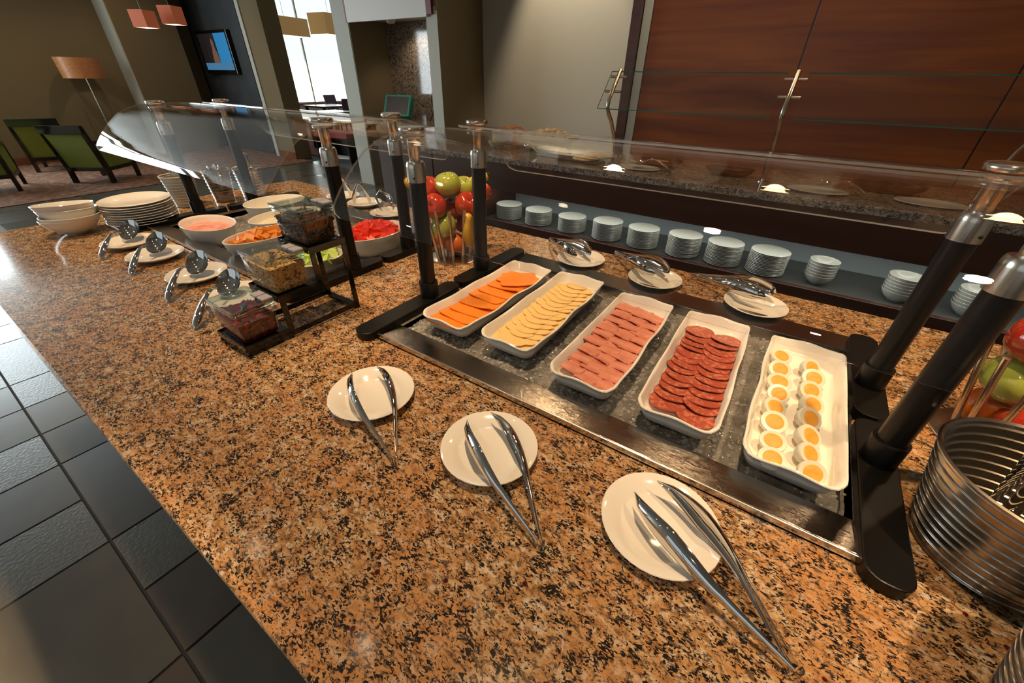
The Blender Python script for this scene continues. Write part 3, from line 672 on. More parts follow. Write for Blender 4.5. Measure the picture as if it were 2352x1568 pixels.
# ---------------------------------------------------------------- tongs
def tong_arm(L, side, blade, spread):
    """curved strip: handle end at x=0, blade tip at x=L"""
    mb = MB(); nt, na = 48, 12
    def f(u, v, off):
        x = u * L
        s = spread * math.sin(min(u * 1.05, 1) * PI / 2) ** 1.05 + .0035 * math.sin(PI * min(u * 1.0, 1)) ** 2 - .006 * max(0, (u - .75) / .25) ** 2
        yc = .0030 + s
        if u < .30: hh = .0075 + .0010 * u / .3
        elif u < .66: q = (u - .30) / .36; hh = .0085 + (blade - .0085) * (3 * q * q - 2 * q ** 3)
        else: q = (u - .66) / .34; hh = (blade * math.sqrt(max(1 - q ** 2.4, 0)) if blade >= .02 else blade * (1 - q ** 1.5)) + .0012
        dd = .0022 + .0045 * min(u / .3, 1) + (blade * .40) * math.sin(PI * max(0, min((u - .34) / .66, 1))) ** .8
        if u > .92: dd *= 1 - (u - .92) / .085
        a = (v - .5) * PI
        zc = (.016 if blade >= .02 else .010) + .0125 * math.sin(min(u / .75, 1) * PI * .5) ** 2 + .010 * math.sin(u * PI) + blade * .42 * max(0, (u - .4) / .6)
        y = yc + (dd + off) * math.cos(a); z = zc + (hh + off * .5) * math.sin(a)
        return Vector((x, side * y, z))
    N0 = (nt + 1) * (na + 1)
    vs = [f(u / nt, v / na, 0) for u in range(nt + 1) for v in range(na + 1)] + [f(u / nt, v / na, -.0011) for u in range(nt + 1) for v in range(na + 1)]
    fs = []; W = na + 1
    for u in range(nt):
        for v in range(na):
            a = u * W + v; fs += [(a, a + 1, a + 1 + W, a + W), (N0 + a, N0 + a + W, N0 + a + 1 + W, N0 + a + 1)]
        for v in (0, na):
            a = u * W + v; fs.append((a, a + W, N0 + a + W, N0 + a))
    for u in (0, nt):
        for v in range(na):
            a = u * W + v; fs.append((a, a + 1, N0 + a + 1, N0 + a))
    mb.add(vs, fs); return mb
def make_tongs(name, L, blade, spread, loc, rz, label, group, tilt=0.0, roll=0.0, legs_up=False):
    t = thing(name, label, 'tongs', loc, rz, group, rot=(roll, -tilt, rz))
    obj('arm', tong_arm(L, 1, blade, spread).mesh('tong_arm', M['chrome'], 60), None, t)
    obj('arm', tong_arm(L, -1, blade, spread).mesh('tong_arm', M['chrome'], 60), None, t)
    b = MB(); pts = []
    k = 12
    for i in range(k + 1):
        a = PI / 2 + PI * i / k; pts.append((-.002 + .0055 * math.cos(a), .0062 * math.sin(a)))
    vs = []; fs = []
    for (x, y) in pts:
        for z in (.0025, .0175): vs.append((x, y, z)); vs.append((x * .8, y * .8, z))
    for i in range(k):
        o = i * 4; fs += [(o, o + 4, o + 6, o + 2), (o + 1, o + 3, o + 7, o + 5), (o, o + 1, o + 5, o + 4), (o + 2, o + 6, o + 7, o + 3)]
    obj('hinge_bend', b.add(vs, fs).mesh('hinge_bend', M['chrome'], True), None, t)
    return t
def aim(a, b): return math.atan2(b[1] - a[1], b[0] - a[0])
g = 'chrome tongs in front of the wells'
h_, tp = (-.412, .268), (-.618, .378); make_tongs('serving_tongs', .236, .0150, .0275, (*h_, .001), aim(h_, tp), 'chrome tongs, smallest of the front three, on the leftmost tong plate', g, .035)
h_, tp = (-.135, .281), (-.340, .408); make_tongs('serving_tongs', .242, .0165, .0255, (*h_, .001), aim(h_, tp), 'chrome tongs lying open on the middle one of the front plates', g, .035)
h_, tp = (.169, .318), (-.039, .432); make_tongs('serving_tongs', .241, .0180, .0255, (*h_, .001), aim(h_, tp), 'chrome tongs nearest the camera, lying across the nearest white plate', g, .035)
g = 'chrome tongs behind the wells'
h_, tp = (-.735, 1.368), (-.515, 1.215); make_tongs('serving_tongs', .262, .021, .030, (*h_, .002), aim(h_, tp), 'broad chrome salad tongs on the left plate behind the meat well', g, .045)
h_, tp = (-.468, 1.385), (-.245, 1.215); make_tongs('serving_tongs', .270, .021, .030, (*h_, .002), aim(h_, tp), 'broad chrome salad tongs on the middle plate behind the meat well', g, .045)
h_, tp = (-.182, 1.345), (.035, 1.252); make_tongs('serving_tongs', .245, .021, .030, (*h_, .002), aim(h_, tp), 'broad chrome salad tongs on the right plate behind the meat well', g, .05)
# small tongs standing on their tips behind the fruit well: an inverted V of two arms
def standing_tongs(x, y, rz, label, H=.105, S=.036, lean=.2):
    t = thing('serving_tongs', label, 'tongs', (x, y, .007), rz, g)
    for s in (-1, 1):
        obj('arm', MB().tube([(0, s * S, .002), (lean * .02, s * S * 1.02, .02), (lean * .05, s * S * .9, .045), (lean * .085, s * S * .55, H * .78), (lean * .1, s * S * .22, H * .96), (lean * .1, 0, H)], [.0035, .0085, .0095, .0065, .0055, .005], 10, .45), M['chrome'], t, smooth=True)
    return t
standing_tongs(-1.96, 1.31, -.45, 'dark chrome tongs standing on the leftmost plate behind the fruit well')
standing_tongs(-1.775, 1.285, -.63, 'chrome tongs standing as an upturned V on the middle fruit plate')
make_tongs('serving_tongs', .20, .014, .026, (-1.735, 1.375, .05), aim((-1.735, 1.375), (-1.50, 1.215)), 'chrome tongs leaning down onto the plate beside the rear guard post', g, -.22)
# ---------------------------------------------------------------- serving spoons
def make_spoon():
    b = MB(); a_, c_, d_ = .044, .034, .018
    def f(u, v, s):
        r = v; an = u * 2 * PI; x = a_ * r * math.cos(an); y = c_ * r * math.sin(an)
        return (x, y, -d_ * (1 - r * r) * s + .0006 * (1 - s))
    nu, nv = 32, 8; vs = []; fs = []
    for s in (1.0, .93):
        for v in range(nv + 1):
            for u in range(nu): vs.append(f(u / nu, v / nv, s) if s == 1.0 else (f(u / nu, v / nv, 1)[0] * .97, f(u / nu, v / nv, 1)[1] * .97, f(u / nu, v / nv, 1)[2] + .0012))
    o2 = nu * (nv + 1)
    for v in range(nv):
        for u in range(nu):
            w_ = (u + 1) % nu; fs += [(v * nu + u, (v + 1) * nu + u, (v + 1) * nu + w_, v * nu + w_), (o2 + v * nu + u, o2 + v * nu + w_, o2 + (v + 1) * nu + w_, o2 + (v + 1) * nu + u)]
    for u in range(nu):
        w_ = (u + 1) % nu; fs.append((nv * nu + u, o2 + nv * nu + u, o2 + nv * nu + w_, nv * nu + w_))
    bowl = b.add(vs, fs).mesh('spoon_bowl', M['chrome'], 60)
    hd = MB().tube([(.036, 0, -.002), (.050, 0, .006), (.070, 0, .014), (.095, 0, .012), (.125, 0, .000), (.152, 0, -.016), (.172, 0, -.030), (.184, 0, -.038), (.188, 0, -.040)],
                   [.004, .0042, .0045, .0055, .0080, .0105, .0105, .007, .002], 14, .75).mesh('handle', M['chrome'], True)
    return bowl, hd
sb_, sh_ = make_spoon()
def spoon(x, y, tx, ty, label):
    t = thing('serving_spoon', label, 'spoon', (x, y, .047), aim((x, y), (tx, ty)), 'serving spoons beside the fruit well')
    a = obj('bowl', sb_, None, t, rot=(0.0, .72, 0)); obj('handle', sh_, None, t)
spoon(-2.035, .425, -1.880, .262, 'chrome serving spoon on the plate nearest the bowl stack')
spoon(-1.795, .428, -1.632, .270, 'chrome serving spoon on the second plate from the bowl stack')
spoon(-1.490, .430, -1.352, .272, 'chrome serving spoon on the third plate from the bowl stack')
spoon(-1.260, .415, -1.128, .246, 'chrome serving spoon behind the jam jar, handle sticking out left')
# ---------------------------------------------------------------- stacked bowls and plates, far end of the island
bm_ = bowl_mesh(.092, .062, .036, .0035, 48, 'stacked_bowl')
for k, (dx, dy, z, tl, w_) in enumerate([(0, 0, .0, 0, 'bottom'), (.004, .004, .010, 0.0, 'third from the bottom'), (-.008, .006, .030, .10, 'second from the top'), (-.012, .0, .048, .13, 'top')]):
    o = obj('bowl', bm_, None, loc=(-2.345 + dx, .335 + dy, z), rot=(-.02 * k, -tl * .7, 0)); tag(o, ('white china bowl, %s of the stack of bowls' % w_) if k != 1 else 'white china bowl, second from the bottom of the stack of bowls', 'bowl', 'stacked white bowls')
pm_ = plate_mesh(.124, .016, 48, 'dinner_plate')
NP = 9
for k in range(NP):
    o = obj('dinner_plate', pm_, None, loc=(-2.285 + .0012 * ((k * 7) % 5 - 2) - .004 * k * .3, .545 + .001 * ((k * 5) % 3), .004 + k * .0098), rot=(0, -.006 * k * .4, .3 * k))
    tag(o, 'white dinner plate, %s from the bottom of the stack beside the bowls' % ORD[k], 'plate', 'stacked dinner plates')
tag(obj('black_tray', MB().prism(round_rect(-2.43, -2.15, .44, .66, .02), .0005, .004), M['black_metal'], bevel=.001), 'thin black tray under the stack of dinner plates', 'tray')
# ---------------------------------------------------------------- ribbed cutlery cans
def make_can(r0, r1, h, ribs, m_, rimr=.004):
    p = [(r0 * .98, 0), (r0 * 1.02, .002)]
    for k in range(ribs):
        z0 = .006 + (h - .012) * k / ribs; z1 = .006 + (h - .012) * (k + 1) / ribs; ra = r0 + (r1 - r0) * k / ribs; rb = r0 + (r1 - r0) * (k + 1) / ribs
        p += [(ra, z0 + .0012), (ra + (rb - ra) * .25, z0 + (z1 - z0) * .8), (rb + .0012, z1 - .001)]
    p += [(r1 + .002, h - .002), (r1 + rimr, h), (r1 + .001, h + .0015), (r1 - .003, h - .001)]
    q = [(max(r - .0035, .001), z) for r, z in reversed(p[2:-4])] + [(r0 - .006, .004), (0, .004)]
    return MB().lathe(p + q, 56).mesh('can_body', M[m_], 25)
def cutlery(name, n_t, r, h):
    return None
def handle_mesh(L, wd):
    return MB().tube([(0, 0, 0), (0, 0, L * .3), (0, 0, L * .75), (0, 0, L * .93), (0, 0, L * .99), (0, 0, L)], [wd * .45, wd * .5, wd * .9, wd, wd * .7, wd * .1], 10, .42).mesh('cutlery_handle', M['chrome'], True)
hm = handle_mesh(.19, .0075)
def fill_cutlery(cx, cy, n, rr_, top, seed, lab, name='fork', lean=.10, grp=None):
    r_ = random.Random(seed)
    for k in range(n):
        a = 2 * PI * k / n; q = rr_ * (.45 + .5 * r_.random())
        o = obj(name, hm, None, loc=(cx + q * math.cos(a) * .6, cy + q * math.sin(a) * .6, top - .19 + .012 * r_.random()), rot=(-lean * math.sin(a) * (q / rr_), lean * math.cos(a) * (q / rr_), r_.random() * 6))
        tag(o, '%s, %s counting round from the right' % (lab, ORD[k]), 'cutlery', grp or lab)
can_b = make_can(.082, .112, .150, 10, 'can_metal')
def rings_mesh(r0, r1, h, ribs, m_, t=.0011):
    mb = MB()
    for k in range(ribs + 1):
        z = .006 + (h - .012) * k / ribs; r = r0 + (r1 - r0) * k / ribs + .001; n = 56; o = len(mb.v)
        for i in range(n):
            a = 2 * PI * i / n
            for q in range(6): b_ = 2 * PI * q / 6; mb.v.append(((r + t * math.cos(b_)) * math.cos(a), (r + t * math.cos(b_)) * math.sin(a), z + t * math.sin(b_)))
        for i in range(n):
            for q in range(6): mb.f.append((o + i * 6 + q, o + ((i + 1) % n) * 6 + q, o + ((i + 1) % n) * 6 + (q + 1) % 6, o + i * 6 + (q + 1) % 6)); mb.m.append(0)
    return mb.mesh('rib_lines', M[m_], True)
ribs_big = rings_mesh(.082, .112, .150, 10, 'bead')
def can(x, y, lab, mesh=None, sc=1.0, ribs=None):
    t = thing('cutlery_can', lab, 'cutlery holder', (x, y, 0)); b = obj('body', mesh or can_b, None, t)
    if ribs or mesh is None: q = obj('rib_lines', ribs or ribs_big, None, t); q['kind'] = 'stuff'
    return t
can(.385, .632, 'large metal ribbed cutlery can on the counter right of the egg tray'); fill_cutlery(.400, .650, 14, .075, .162, 4, 'cutlery handle in the big near can', 'knife')
can(.430, .405, 'metal ribbed can at the bottom right edge, cut off by the frame')
sm = make_can(.048, .068, .140, 10, 'china_cool'); sc_ = make_can(.045, .060, .150, 9, 'ribbed'); ss = make_can(.052, .064, .140, 9, 'steel')
can(-2.45, .775, 'white ribbed cutlery can standing behind the stacked dinner plates', sm); fill_cutlery(-2.45, .775, 6, .04, .170, 5, 'cutlery handle in the far white can', 'spoon')
can(-2.40, .925, 'clear ribbed cutlery can between the white and the steel can', sc_); fill_cutlery(-2.40, .925, 8, .036, .165, 6, 'cutlery handle in the far clear can', 'fork')
can(-2.385, 1.065, 'grey steel ribbed cutlery can beside the rear guard post', ss); fill_cutlery(-2.385, 1.065, 10, .04, .205, 7, 'cutlery handle in the far steel can', 'knife')
# ---------------------------------------------------------------- fruit
def apple_mesh(r, m_, seed):
    r_ = random.Random(seed); n, mm = 24, 16; vs = []; fs = []
    for i in range(mm + 1):
        t = PI * i / mm
        for k in range(n):
            a = 2 * PI * k / n
            lob = 1 + .025 * math.cos(5 * a + 1) * (math.sin(t) * .5 + (1 - i / mm) * 0 + (i / mm) * .5)
            R = r * (1 - .10 * (1 if t > PI / 2 else .3) * (1 - math.sin(t))) * lob
            q = math.sin(t); z = math.cos(t)
            dimple = .30 * math.exp(-(q / .30) ** 2)
            vs.append((R * q * math.cos(a) * 1.03, R * q * math.sin(a) * 1.03, R * z * (1 - dimple) * .95 * (1 if z > 0 else 1.0)))
    for i in range(mm):
        for k in range(n): fs.append((i * n + k, (i + 1) * n + k, (i + 1) * n + (k + 1) % n, i * n + (k + 1) % n))
    return MB().add(vs, fs).mesh('apple', M[m_], True)
ap_r, ap_g = apple_mesh(.0395, 'apple_red', 1), apple_mesh(.0430, 'apple_green', 2)
stem_m = MB().tube([(0, 0, 0), (.001, 0, .008), (.003, 0, .016)], [.0012, .001, .0014], 6).mesh('stem', M['stem'], True)
or_m = MB().lathe([(0, -.037)] + [(.038 * math.sin(PI * k / 16), -.037 * math.cos(PI * k / 16)) for k in range(1, 16)] + [(0, .037)], 28).mesh('orange', M['orange'], True)
def fruit(kind, loc, rot, label, grp, s=1.0):
    if kind == 'orange': o = obj('orange', or_m, None, loc=loc, rot=rot); cat = 'orange'
    else:
        o = obj('apple', ap_r if kind == 'red' else ap_g, None, loc=loc, rot=rot); cat = 'apple'
        obj('stem', stem_m, None, o, loc=(0, 0, (.0395 if kind == 'red' else .043) * .66))
    o.scale = (s, s, s); return tag(o, label, cat, grp)
def banana(pts, label, grp, r=.017):
    mb = MB(); n = len(pts); P_ = [Vector(p) for p in pts]
    # smooth the path
    Q = []
    for i in range(len(P_) - 1):
        p0, p1, p2, p3 = P_[max(i - 1, 0)], P_[i], P_[i + 1], P_[min(i + 2, n - 1)]
        for k in range(5):
            t = k / 5; Q.append(.5 * ((2 * p1) + (-p0 + p2) * t + (2 * p0 - 5 * p1 + 4 * p2 - p3) * t * t + (-p0 + 3 * p1 - 3 * p2 + p3) * t ** 3))
    Q.append(P_[-1]); m_ = len(Q); rs = []
    for i in range(m_):
        u = i / (m_ - 1); q = min(u / .16, 1); s = min((1 - u) / .2, 1); rs.append(r * (.28 + .72 * math.sin(q * PI / 2)) * (.25 + .75 * math.sin(s * PI / 2)))
    o = obj('banana', mb.tube(Q, rs, 5 if False else 9), M['banana'], smooth=50); tag(o, label, 'banana', grp)
    d = (Q[1] - Q[0]).normalized()
    obj('tip', MB().tube([Q[0] - d * .006, Q[0] + d * .002], [r * .22, r * .30], 9), M['banana_tip'], o, smooth=True)
    return o
def fruit_stand(cx, cy, label, rz=0.0, rods=12):
    t = thing('fruit_stand', label, 'fruit holder', (cx, cy, 0), rz)
    obj('base', MB().lathe([(.092, 0), (.094, .0012), (.094, .003), (.090, .0045), (.05, .0085), (0, .009)], 48), M['steel_post'], t, smooth=20)
    for k in range(rods):
        a = 2 * PI * k / rods + .13
        c, s = math.cos(a), math.sin(a)
        obj('rod', MB().tube([(c * .062, s * .062, .004), (c * .096, s * .096, .186)], .0052, 12), M['steel_post'], t, smooth=40)
    return t
FX, FY = -.955, 1.045
fruit_stand(FX, FY, 'steel rod fruit basket heaped with apples between the two wells')
UV = lambda u, v: (FX + u * .739 + v * .674, FY + u * .674 - v * .739)
gf = 'fruit in the basket between the wells'
fruit('green', (*UV(-.008, .0), .250), (.15, -.1, 0), 'yellow green apple on top of the fruit basket between the wells', gf)
fruit('red', (*UV(-.068, -.02), .232), (.9, .3, 0), 'bright red apple upper left in the basket between the wells', gf)
fruit('red', (*UV(-.056, .042), .190), (1.2, -.5, .5), 'red orange apple facing out, left of centre in the basket between the wells', gf, 1.02)
fruit('green', (*UV(.046, -.03), .232), (.2, .5, 0), 'green apple behind the top apple in the basket between the wells', gf, .9)
fruit('red', (*UV(.052, .03), .190), (.3, .8, 0), 'dark red apple right of centre in the basket between the wells', gf, 1.05)
fruit('red', (*UV(.0, -.02), .165), (.3, .2, 0), 'shaded red apple in the middle of the basket between the wells', gf)
fruit('green', (*UV(-.030, .028), .120), (.5, -.4, 0), 'green apple low behind the rods of the basket between the wells', gf)
fruit('orange', (*UV(.006, .012), .050), (0, 0, 0), 'bright orange at the bottom of the basket between the wells', gf)
fruit('orange', (*UV(-.040, -.02), .066), (0, 0, 1), 'shaded orange at the lower left of the basket between the wells', gf, .9)
fruit('red', (*UV(.045, -.03), .110), (0, 0, 1), 'red apple low at the right rear of the basket between the wells', gf)
fruit('red', (*UV(.105, -.01), .222), (.4, .2, 1), 'red apple leaning on the right rods of the basket between the wells', gf, .85)
banana([(*UV(.052, .062), .172), (*UV(.050, .074), .135), (*UV(.050, .074), .10), (*UV(.055, .066), .058)], 'ripe banana standing at the front of the basket between the wells', gf)
banana([(*UV(.13, -.05), .270), (*UV(.10, -.06), .250), (*UV(.05, -.07), .235), (*UV(-.0, -.075), .230)], 'banana sticking out at the right rear of the basket between the wells', gf)
banana([(*UV(-.150, -.04), .262), (*UV(-.118, -.05), .222), (*UV(-.085, -.06), .18), (*UV(-.06, -.06), .14)], 'banana sticking out at the left rear of the basket between the wells', gf)
F2 = (.455, .925)
fruit_stand(*F2, 'steel rod fruit basket at the right edge of the view', .35)
gf = 'fruit in the basket at the right edge'
fruit('red', (F2[0] - .038, F2[1] + .012, .205), (.6, .2, 0), 'big red apple on top of the basket at the right edge', gf, 1.12)
fruit('green', (F2[0] - .034, F2[1] + .012, .128), (.5, .4, 0), 'green apple under the red one in the basket at the right edge', gf)
fruit('red', (F2[0] + .002, F2[1] - .028, .062), (1.2, .3, 0), 'red apple low in the basket at the right edge', gf, 1.0)
fruit('orange', (F2[0] - .028, F2[1] + .034, .050), (0, 0, 0), 'orange at the bottom of the basket at the right edge', gf)
fruit('red', (F2[0] + .036, F2[1] - .026, .135), (.9, .1, 0), 'red apple against the right rods of the basket at the right edge', gf, .95)
fruit('orange', (F2[0] + .02, F2[1] + .05, .235), (0, 0, 0), 'orange peeping out on top of the basket at the right edge', gf, .9)
# ================================================================ RECTANGULAR WAVY TRAYS
def wavy_tray(hx, hy, h, r=.026):
    """rounded rectangular dish whose rim undulates; rim at z=h, bottom at 0"""
    base = round_rect(-hx, hx, -hy, hy, r, 8); pts = []
    # resample the outline evenly
    segs = [(base[i], base[(i + 1) % len(base)]) for i in range(len(base))]; tot = sum(math.dist(a, b_) for a, b_ in segs); n = 120
    i = 0; acc = 0.0
    for k in range(n):
        d = tot * k / n
        while acc + math.dist(*segs[i]) < d: acc += math.dist(*segs[i]); i += 1
        f = (d - acc) / max(math.dist(*segs[i]), 1e-9); a, b_ = segs[i]; pts.append((a[0] + (b_[0] - a[0]) * f, a[1] + (b_[1] - a[1]) * f))
    rings = []
    def ring(inset, z, wav):
        o = []
        for x, y in pts:
            sx, sy = (hx - inset) / hx, (hy - inset) / hy
            wz = wav * math.cos(2 * PI * abs(y) / (hy * .92) + .4) * (abs(abs(x) - hx) < .012) + wav * .8 * math.cos(2 * PI * abs(x) / (hx * 1.25)) * (abs(abs(y) - hy) < .012)
            wo = 1 - .02 * math.cos(2 * PI * abs(y) / (hy * .92) + .4) * (abs(abs(x) - hx) < .012) * (wav > 0)
            o.append((x * sx * wo, y * sy, z + wz))
        return o
    R = [ring(.020, .0, 0), ring(.013, .003, 0), ring(.008, .018, 0), ring(.0035, h - .004, .0020), ring(.0, h - .001, .0028), ring(.0008, h + .001, .003), ring(.004, h + .0012, .003), ring(.0075, h - .003, .0025), ring(.012, .012, 0), ring(.018, .0055, 0), ring(.024, .0045, 0)]
    mb = MB()
    for q in R: mb.v += q
    for j in range(len(R) - 1):
        for k in range(n): mb.f.append((j * n + k, j * n + (k + 1) % n, (j + 1) * n + (k + 1) % n, (j + 1) * n + k)); mb.m.append(0)
    mb.f.append(tuple(reversed(range(n)))); mb.m.append(0); mb.f.append(tuple((len(R) - 1) * n + k for k in range(n))); mb.m.append(0)
    return mb.mesh('wavy_tray', M['china'], 50)
wt = wavy_tray(.076, .226, .037)
TR = [(-.627, .842, .0), (-.450, .856, .02), (-.240, .828, .0), (-.050, .830, .015), (.141, .820, -.01)]
TZ = .000
names = [('orange cheddar slices', 'leftmost in the near well'), ('pale yellow cheese slices', 'second from the left in the well'), ('folded ham slices', 'middle one of the near well'), ('overlapping salami slices', 'between ham and eggs'), ('two rows of halved boiled eggs', 'right end of the well')]
for (x, y, a), (n1, n2) in zip(TR, names):
    tag(obj('serving_tray', wt, None, loc=(x, y, TZ), rz=a), 'white wavy tray of %s, %s' % (n1, n2), 'tray', 'wavy rimmed trays in the near well')
FZ0 = TZ + .0058
def at_tray(i, u, v):
    x, y, a = TR[i]; return x + u * math.cos(a) - v * math.sin(a), y + u * math.sin(a) + v * math.cos(a)
rs = random.Random(11)
# cheddar: square slices shingled front over back
def slice_sq(w_, d_, th, curl, seed, corner=.010):
    r_ = random.Random(seed); pts = round_rect(-w_ / 2, w_ / 2, -d_ / 2, d_ / 2, corner, 3); nx, ny = 8, 8; mb = MB(); V = []
    cl = r_.random() < .5
    def f(u, v, z):
        x = (u - .5) * w_; y = (v - .5) * d_
        e = .0 if max(abs(u - .5), abs(v - .5)) < .5 else 0
        k = 1 - .025 * (abs(2 * u - 1) ** 6) * (abs(2 * v - 1) ** 6) * 3
        zz = curl * max(0, (.3 - v) / .3) ** 2 * (.2 + 1.2 * (u if cl else 1 - u) ** 2) + .0006 * math.sin(7 * u + seed) * math.cos(5 * v)
        return (x * k, y * k, z + zz)
    N0 = (nx + 1) * (ny + 1); vs = [f(i / nx, j / ny, th) for j in range(ny + 1) for i in range(nx + 1)] + [f(i / nx, j / ny, 0) for j in range(ny + 1) for i in range(nx + 1)]
    fs = []; W = nx + 1
    for j in range(ny):
        for i in range(nx): a = j * W + i; fs += [(a, a + 1, a + 1 + W, a + W), (N0 + a, N0 + a + W, N0 + a + W + 1, N0 + a + 1)]
    for i in range(nx): fs += [(i, N0 + i, N0 + i + 1, i + 1), (ny * W + i, ny * W + i + 1, N0 + ny * W + i + 1, N0 + ny * W + i)]
    for j in range(ny): fs += [(j * W, (j + 1) * W, N0 + (j + 1) * W, N0 + j * W), (j * W + nx, N0 + j * W + nx, N0 + (j + 1) * W + nx, (j + 1) * W + nx)]
    return mb.add(vs, fs)
def put_slice(name, me, i, u, v, z, tilt, rz, label, cat, grp, roll=0.0):
    x, y = at_tray(i, u, v); o = obj(name, me, None, loc=(x, y, FZ0 + z), rot=((Matrix.Rotation(TR[i][2], 3, 'Z') @ Matrix.Rotation(-tilt, 3, 'X') @ Matrix.Rotation(roll, 3, 'Y') @ Matrix.Rotation(rz, 3, 'Z')).to_euler())); return tag(o, label, cat, grp)
chs = [slice_sq(.112, .104, .0022, .003 + .004 * (k % 2), k).mesh('cheddar_slice', M['cheddar'], 50) for k in range(3)]
for k in range(8):
    v = .135 - k * .0435 + .004 * rs.uniform(-1, 1); z = .010
    put_slice('cheese_slice', chs[k % 3], 0, -.006 + .004 * rs.uniform(-1, 1), v, .0100, .055, .08 * rs.uniform(-1, 1), 'orange cheddar slice, %s counting from the far end of the tray' % ORD[k], 'cheese slice', 'cheddar slices')
put_slice('cheese_slice', chs[1], 0, .004, .125, .0150, .02, .6, 'orange cheddar slice lying askew on top at the far end', 'cheese slice', 'cheddar slices')
oc = obj('cheese_slice', slice_sq(.119, .385, .0085, 0, 5).mesh('cheddar_layer', M['cheddar'], 50), None); xx, yy = at_tray(0, 0, -.012); oc.location = (xx, yy, FZ0 + .0004); oc.rotation_euler = (0, 0, TR[0][2]); tag(oc, 'bottom layer of orange cheddar slices covering the tray floor', 'cheese slice', 'cheddar slices')
# pale cheese: thin half moon slices fanned in three files
def slice_moon(w_, d_, th, seed):
    r_ = random.Random(seed); pts = []
    n = 12
    for k in range(n + 1):
        a = PI + PI * k / n; pts.append((w_ / 2 * math.cos(a) * (1 + .02 * r_.uniform(-1, 1)), d_ * math.sin(a) * .8))
    pts += [(w_ / 2, d_ * .1), (w_ * .3, d_ * .22), (0, d_ * .25), (-w_ * .3, d_ * .2), (-w_ / 2, d_ * .1)]
    return MB().prism(pts, 0, th)
mo = [slice_moon(.060 + .005 * k, .036, .0016, k).mesh('pale_slice', M['swiss'], 50) for k in range(3)]
SIDE = ['left', 'middle', 'right']
for c in range(3):
    for k in range(13):
        v = .172 - k * .0265 + .004 * rs.uniform(-1, 1); u = (-.026, .001, .025)[c] + .004 * rs.uniform(-1, 1)
        lift = (.0110, .0140, .0110)[c]
        put_slice('cheese_slice', mo[(k + c) % 3], 1, u, v + (.0, .008, -.006)[c], lift, .10, .22 * rs.uniform(-1, 1) - .06 * (c - 1), 'thin pale cheese slice, %s from the far end in the %s file' % (ORD[k], SIDE[c]), 'cheese slice', 'pale cheese slices', roll=-.05 * (c - 1))
put_slice('cheese_slice', slice_moon(.085, .052, .0018, 9).mesh('pale_slice', M['swiss'], 50), 1, -.004, -.168, .0135, .04, -.35, 'largest pale cheese slice, lying flat at the front end of the tray', 'cheese slice', 'pale cheese slices')
obj_ = obj('cheese_slice', slice_sq(.119, .395, .0085, 0, 3).mesh('cheese_layer', M['swiss'], 50), None)
xx, yy = at_tray(1, 0, -.005); obj_.location = (xx, yy, FZ0 + .0004); obj_.rotation_euler = (0, 0, TR[1][2]); tag(obj_, 'bottom layer of pale cheese slices covering the tray floor', 'cheese slice', 'pale cheese slices')
# ham: each slice folded over once, three files
def ham_fold(w_, d_, seed):
    r_ = random.Random(seed); mb = MB(); th = .0016; nu, nv = 8, 12; R = .0046
    def path(t):      # s along: lower leaf, roll on the +x side, upper leaf
        if t < .35: return (-w_ / 2 + w_ * (t / .35), .0, 0.0)
        if t < .6: a = -PI / 2 + PI * (t - .35) / .25; return (w_ / 2 + R * math.cos(a), R + R * math.sin(a), a + PI / 2)
        q = (t - .6) / .4; return (w_ / 2 - w_ * q * .98, 2 * R - .004 * q ** .6 - .0012 * math.sin(q * 5 + seed), PI)
    def f(u, v, o):
        t = v; x, z, a = path(t); y = (u - .5) * d_ * (1 + .05 * math.sin(3 * t + seed)) + .004 * math.sin(t * 4 + seed)
        nx_, nz_ = -math.sin(a) * 0, 1
        px = x; pz = z
        if .35 <= t <= .6: px += -math.cos(a - PI / 2) * o; pz += -math.sin(a - PI / 2) * o
        elif t < .35: pz += o
        else: pz -= o
        return (px, y, pz + .0012 * math.sin(9 * u + seed * 2 + 3 * t))
    N0 = (nu + 1) * (nv + 1); W = nu + 1
    vs = [f(i / nu, j / nv, 0) for j in range(nv + 1) for i in range(nu + 1)] + [f(i / nu, j / nv, th) for j in range(nv + 1) for i in range(nu + 1)]; fs = []
    for j in range(nv):
        for i in range(nu): a = j * W + i; fs += [(a, a + 1, a + 1 + W, a + W), (N0 + a, N0 + a + W, N0 + a + W + 1, N0 + a + 1)]
    for i in range(nu): fs += [(i, N0 + i, N0 + i + 1, i + 1), (nv * W + i, nv * W + i + 1, N0 + nv * W + i + 1, N0 + nv * W + i)]
    for j in range(nv): fs += [(j * W, (j + 1) * W, N0 + (j + 1) * W, N0 + j * W), (j * W + nu, N0 + j * W + nu, N0 + (j + 1) * W + nu, (j + 1) * W + nu)]
    return mb.add(vs, fs)
hs = [ham_fold(.046, .052, k).mesh('ham_slice', M['ham'], 60) for k in range(5)]
for c in range(3):
    n = 9
    for k in range(n):
        v = .172 - k * .0415 + .004 * rs.uniform(-1, 1) - (.0, .010, .016)[c]
        u = (-.039, .000, .037)[c] + .003 * rs.uniform(-1, 1)
        put_slice('ham_slice', hs[(k * 2 + c) % 5], 2, u, v,   .0050 + .0016 * (2 - c), .095 + .04 * rs.uniform(-1, 1), .14 * rs.uniform(-1, 1) - .14, 'folded pink ham slice, %s from the far end in the %s file' % (ORD[k], SIDE[c]), 'ham slice', 'folded ham slices', roll=.10)
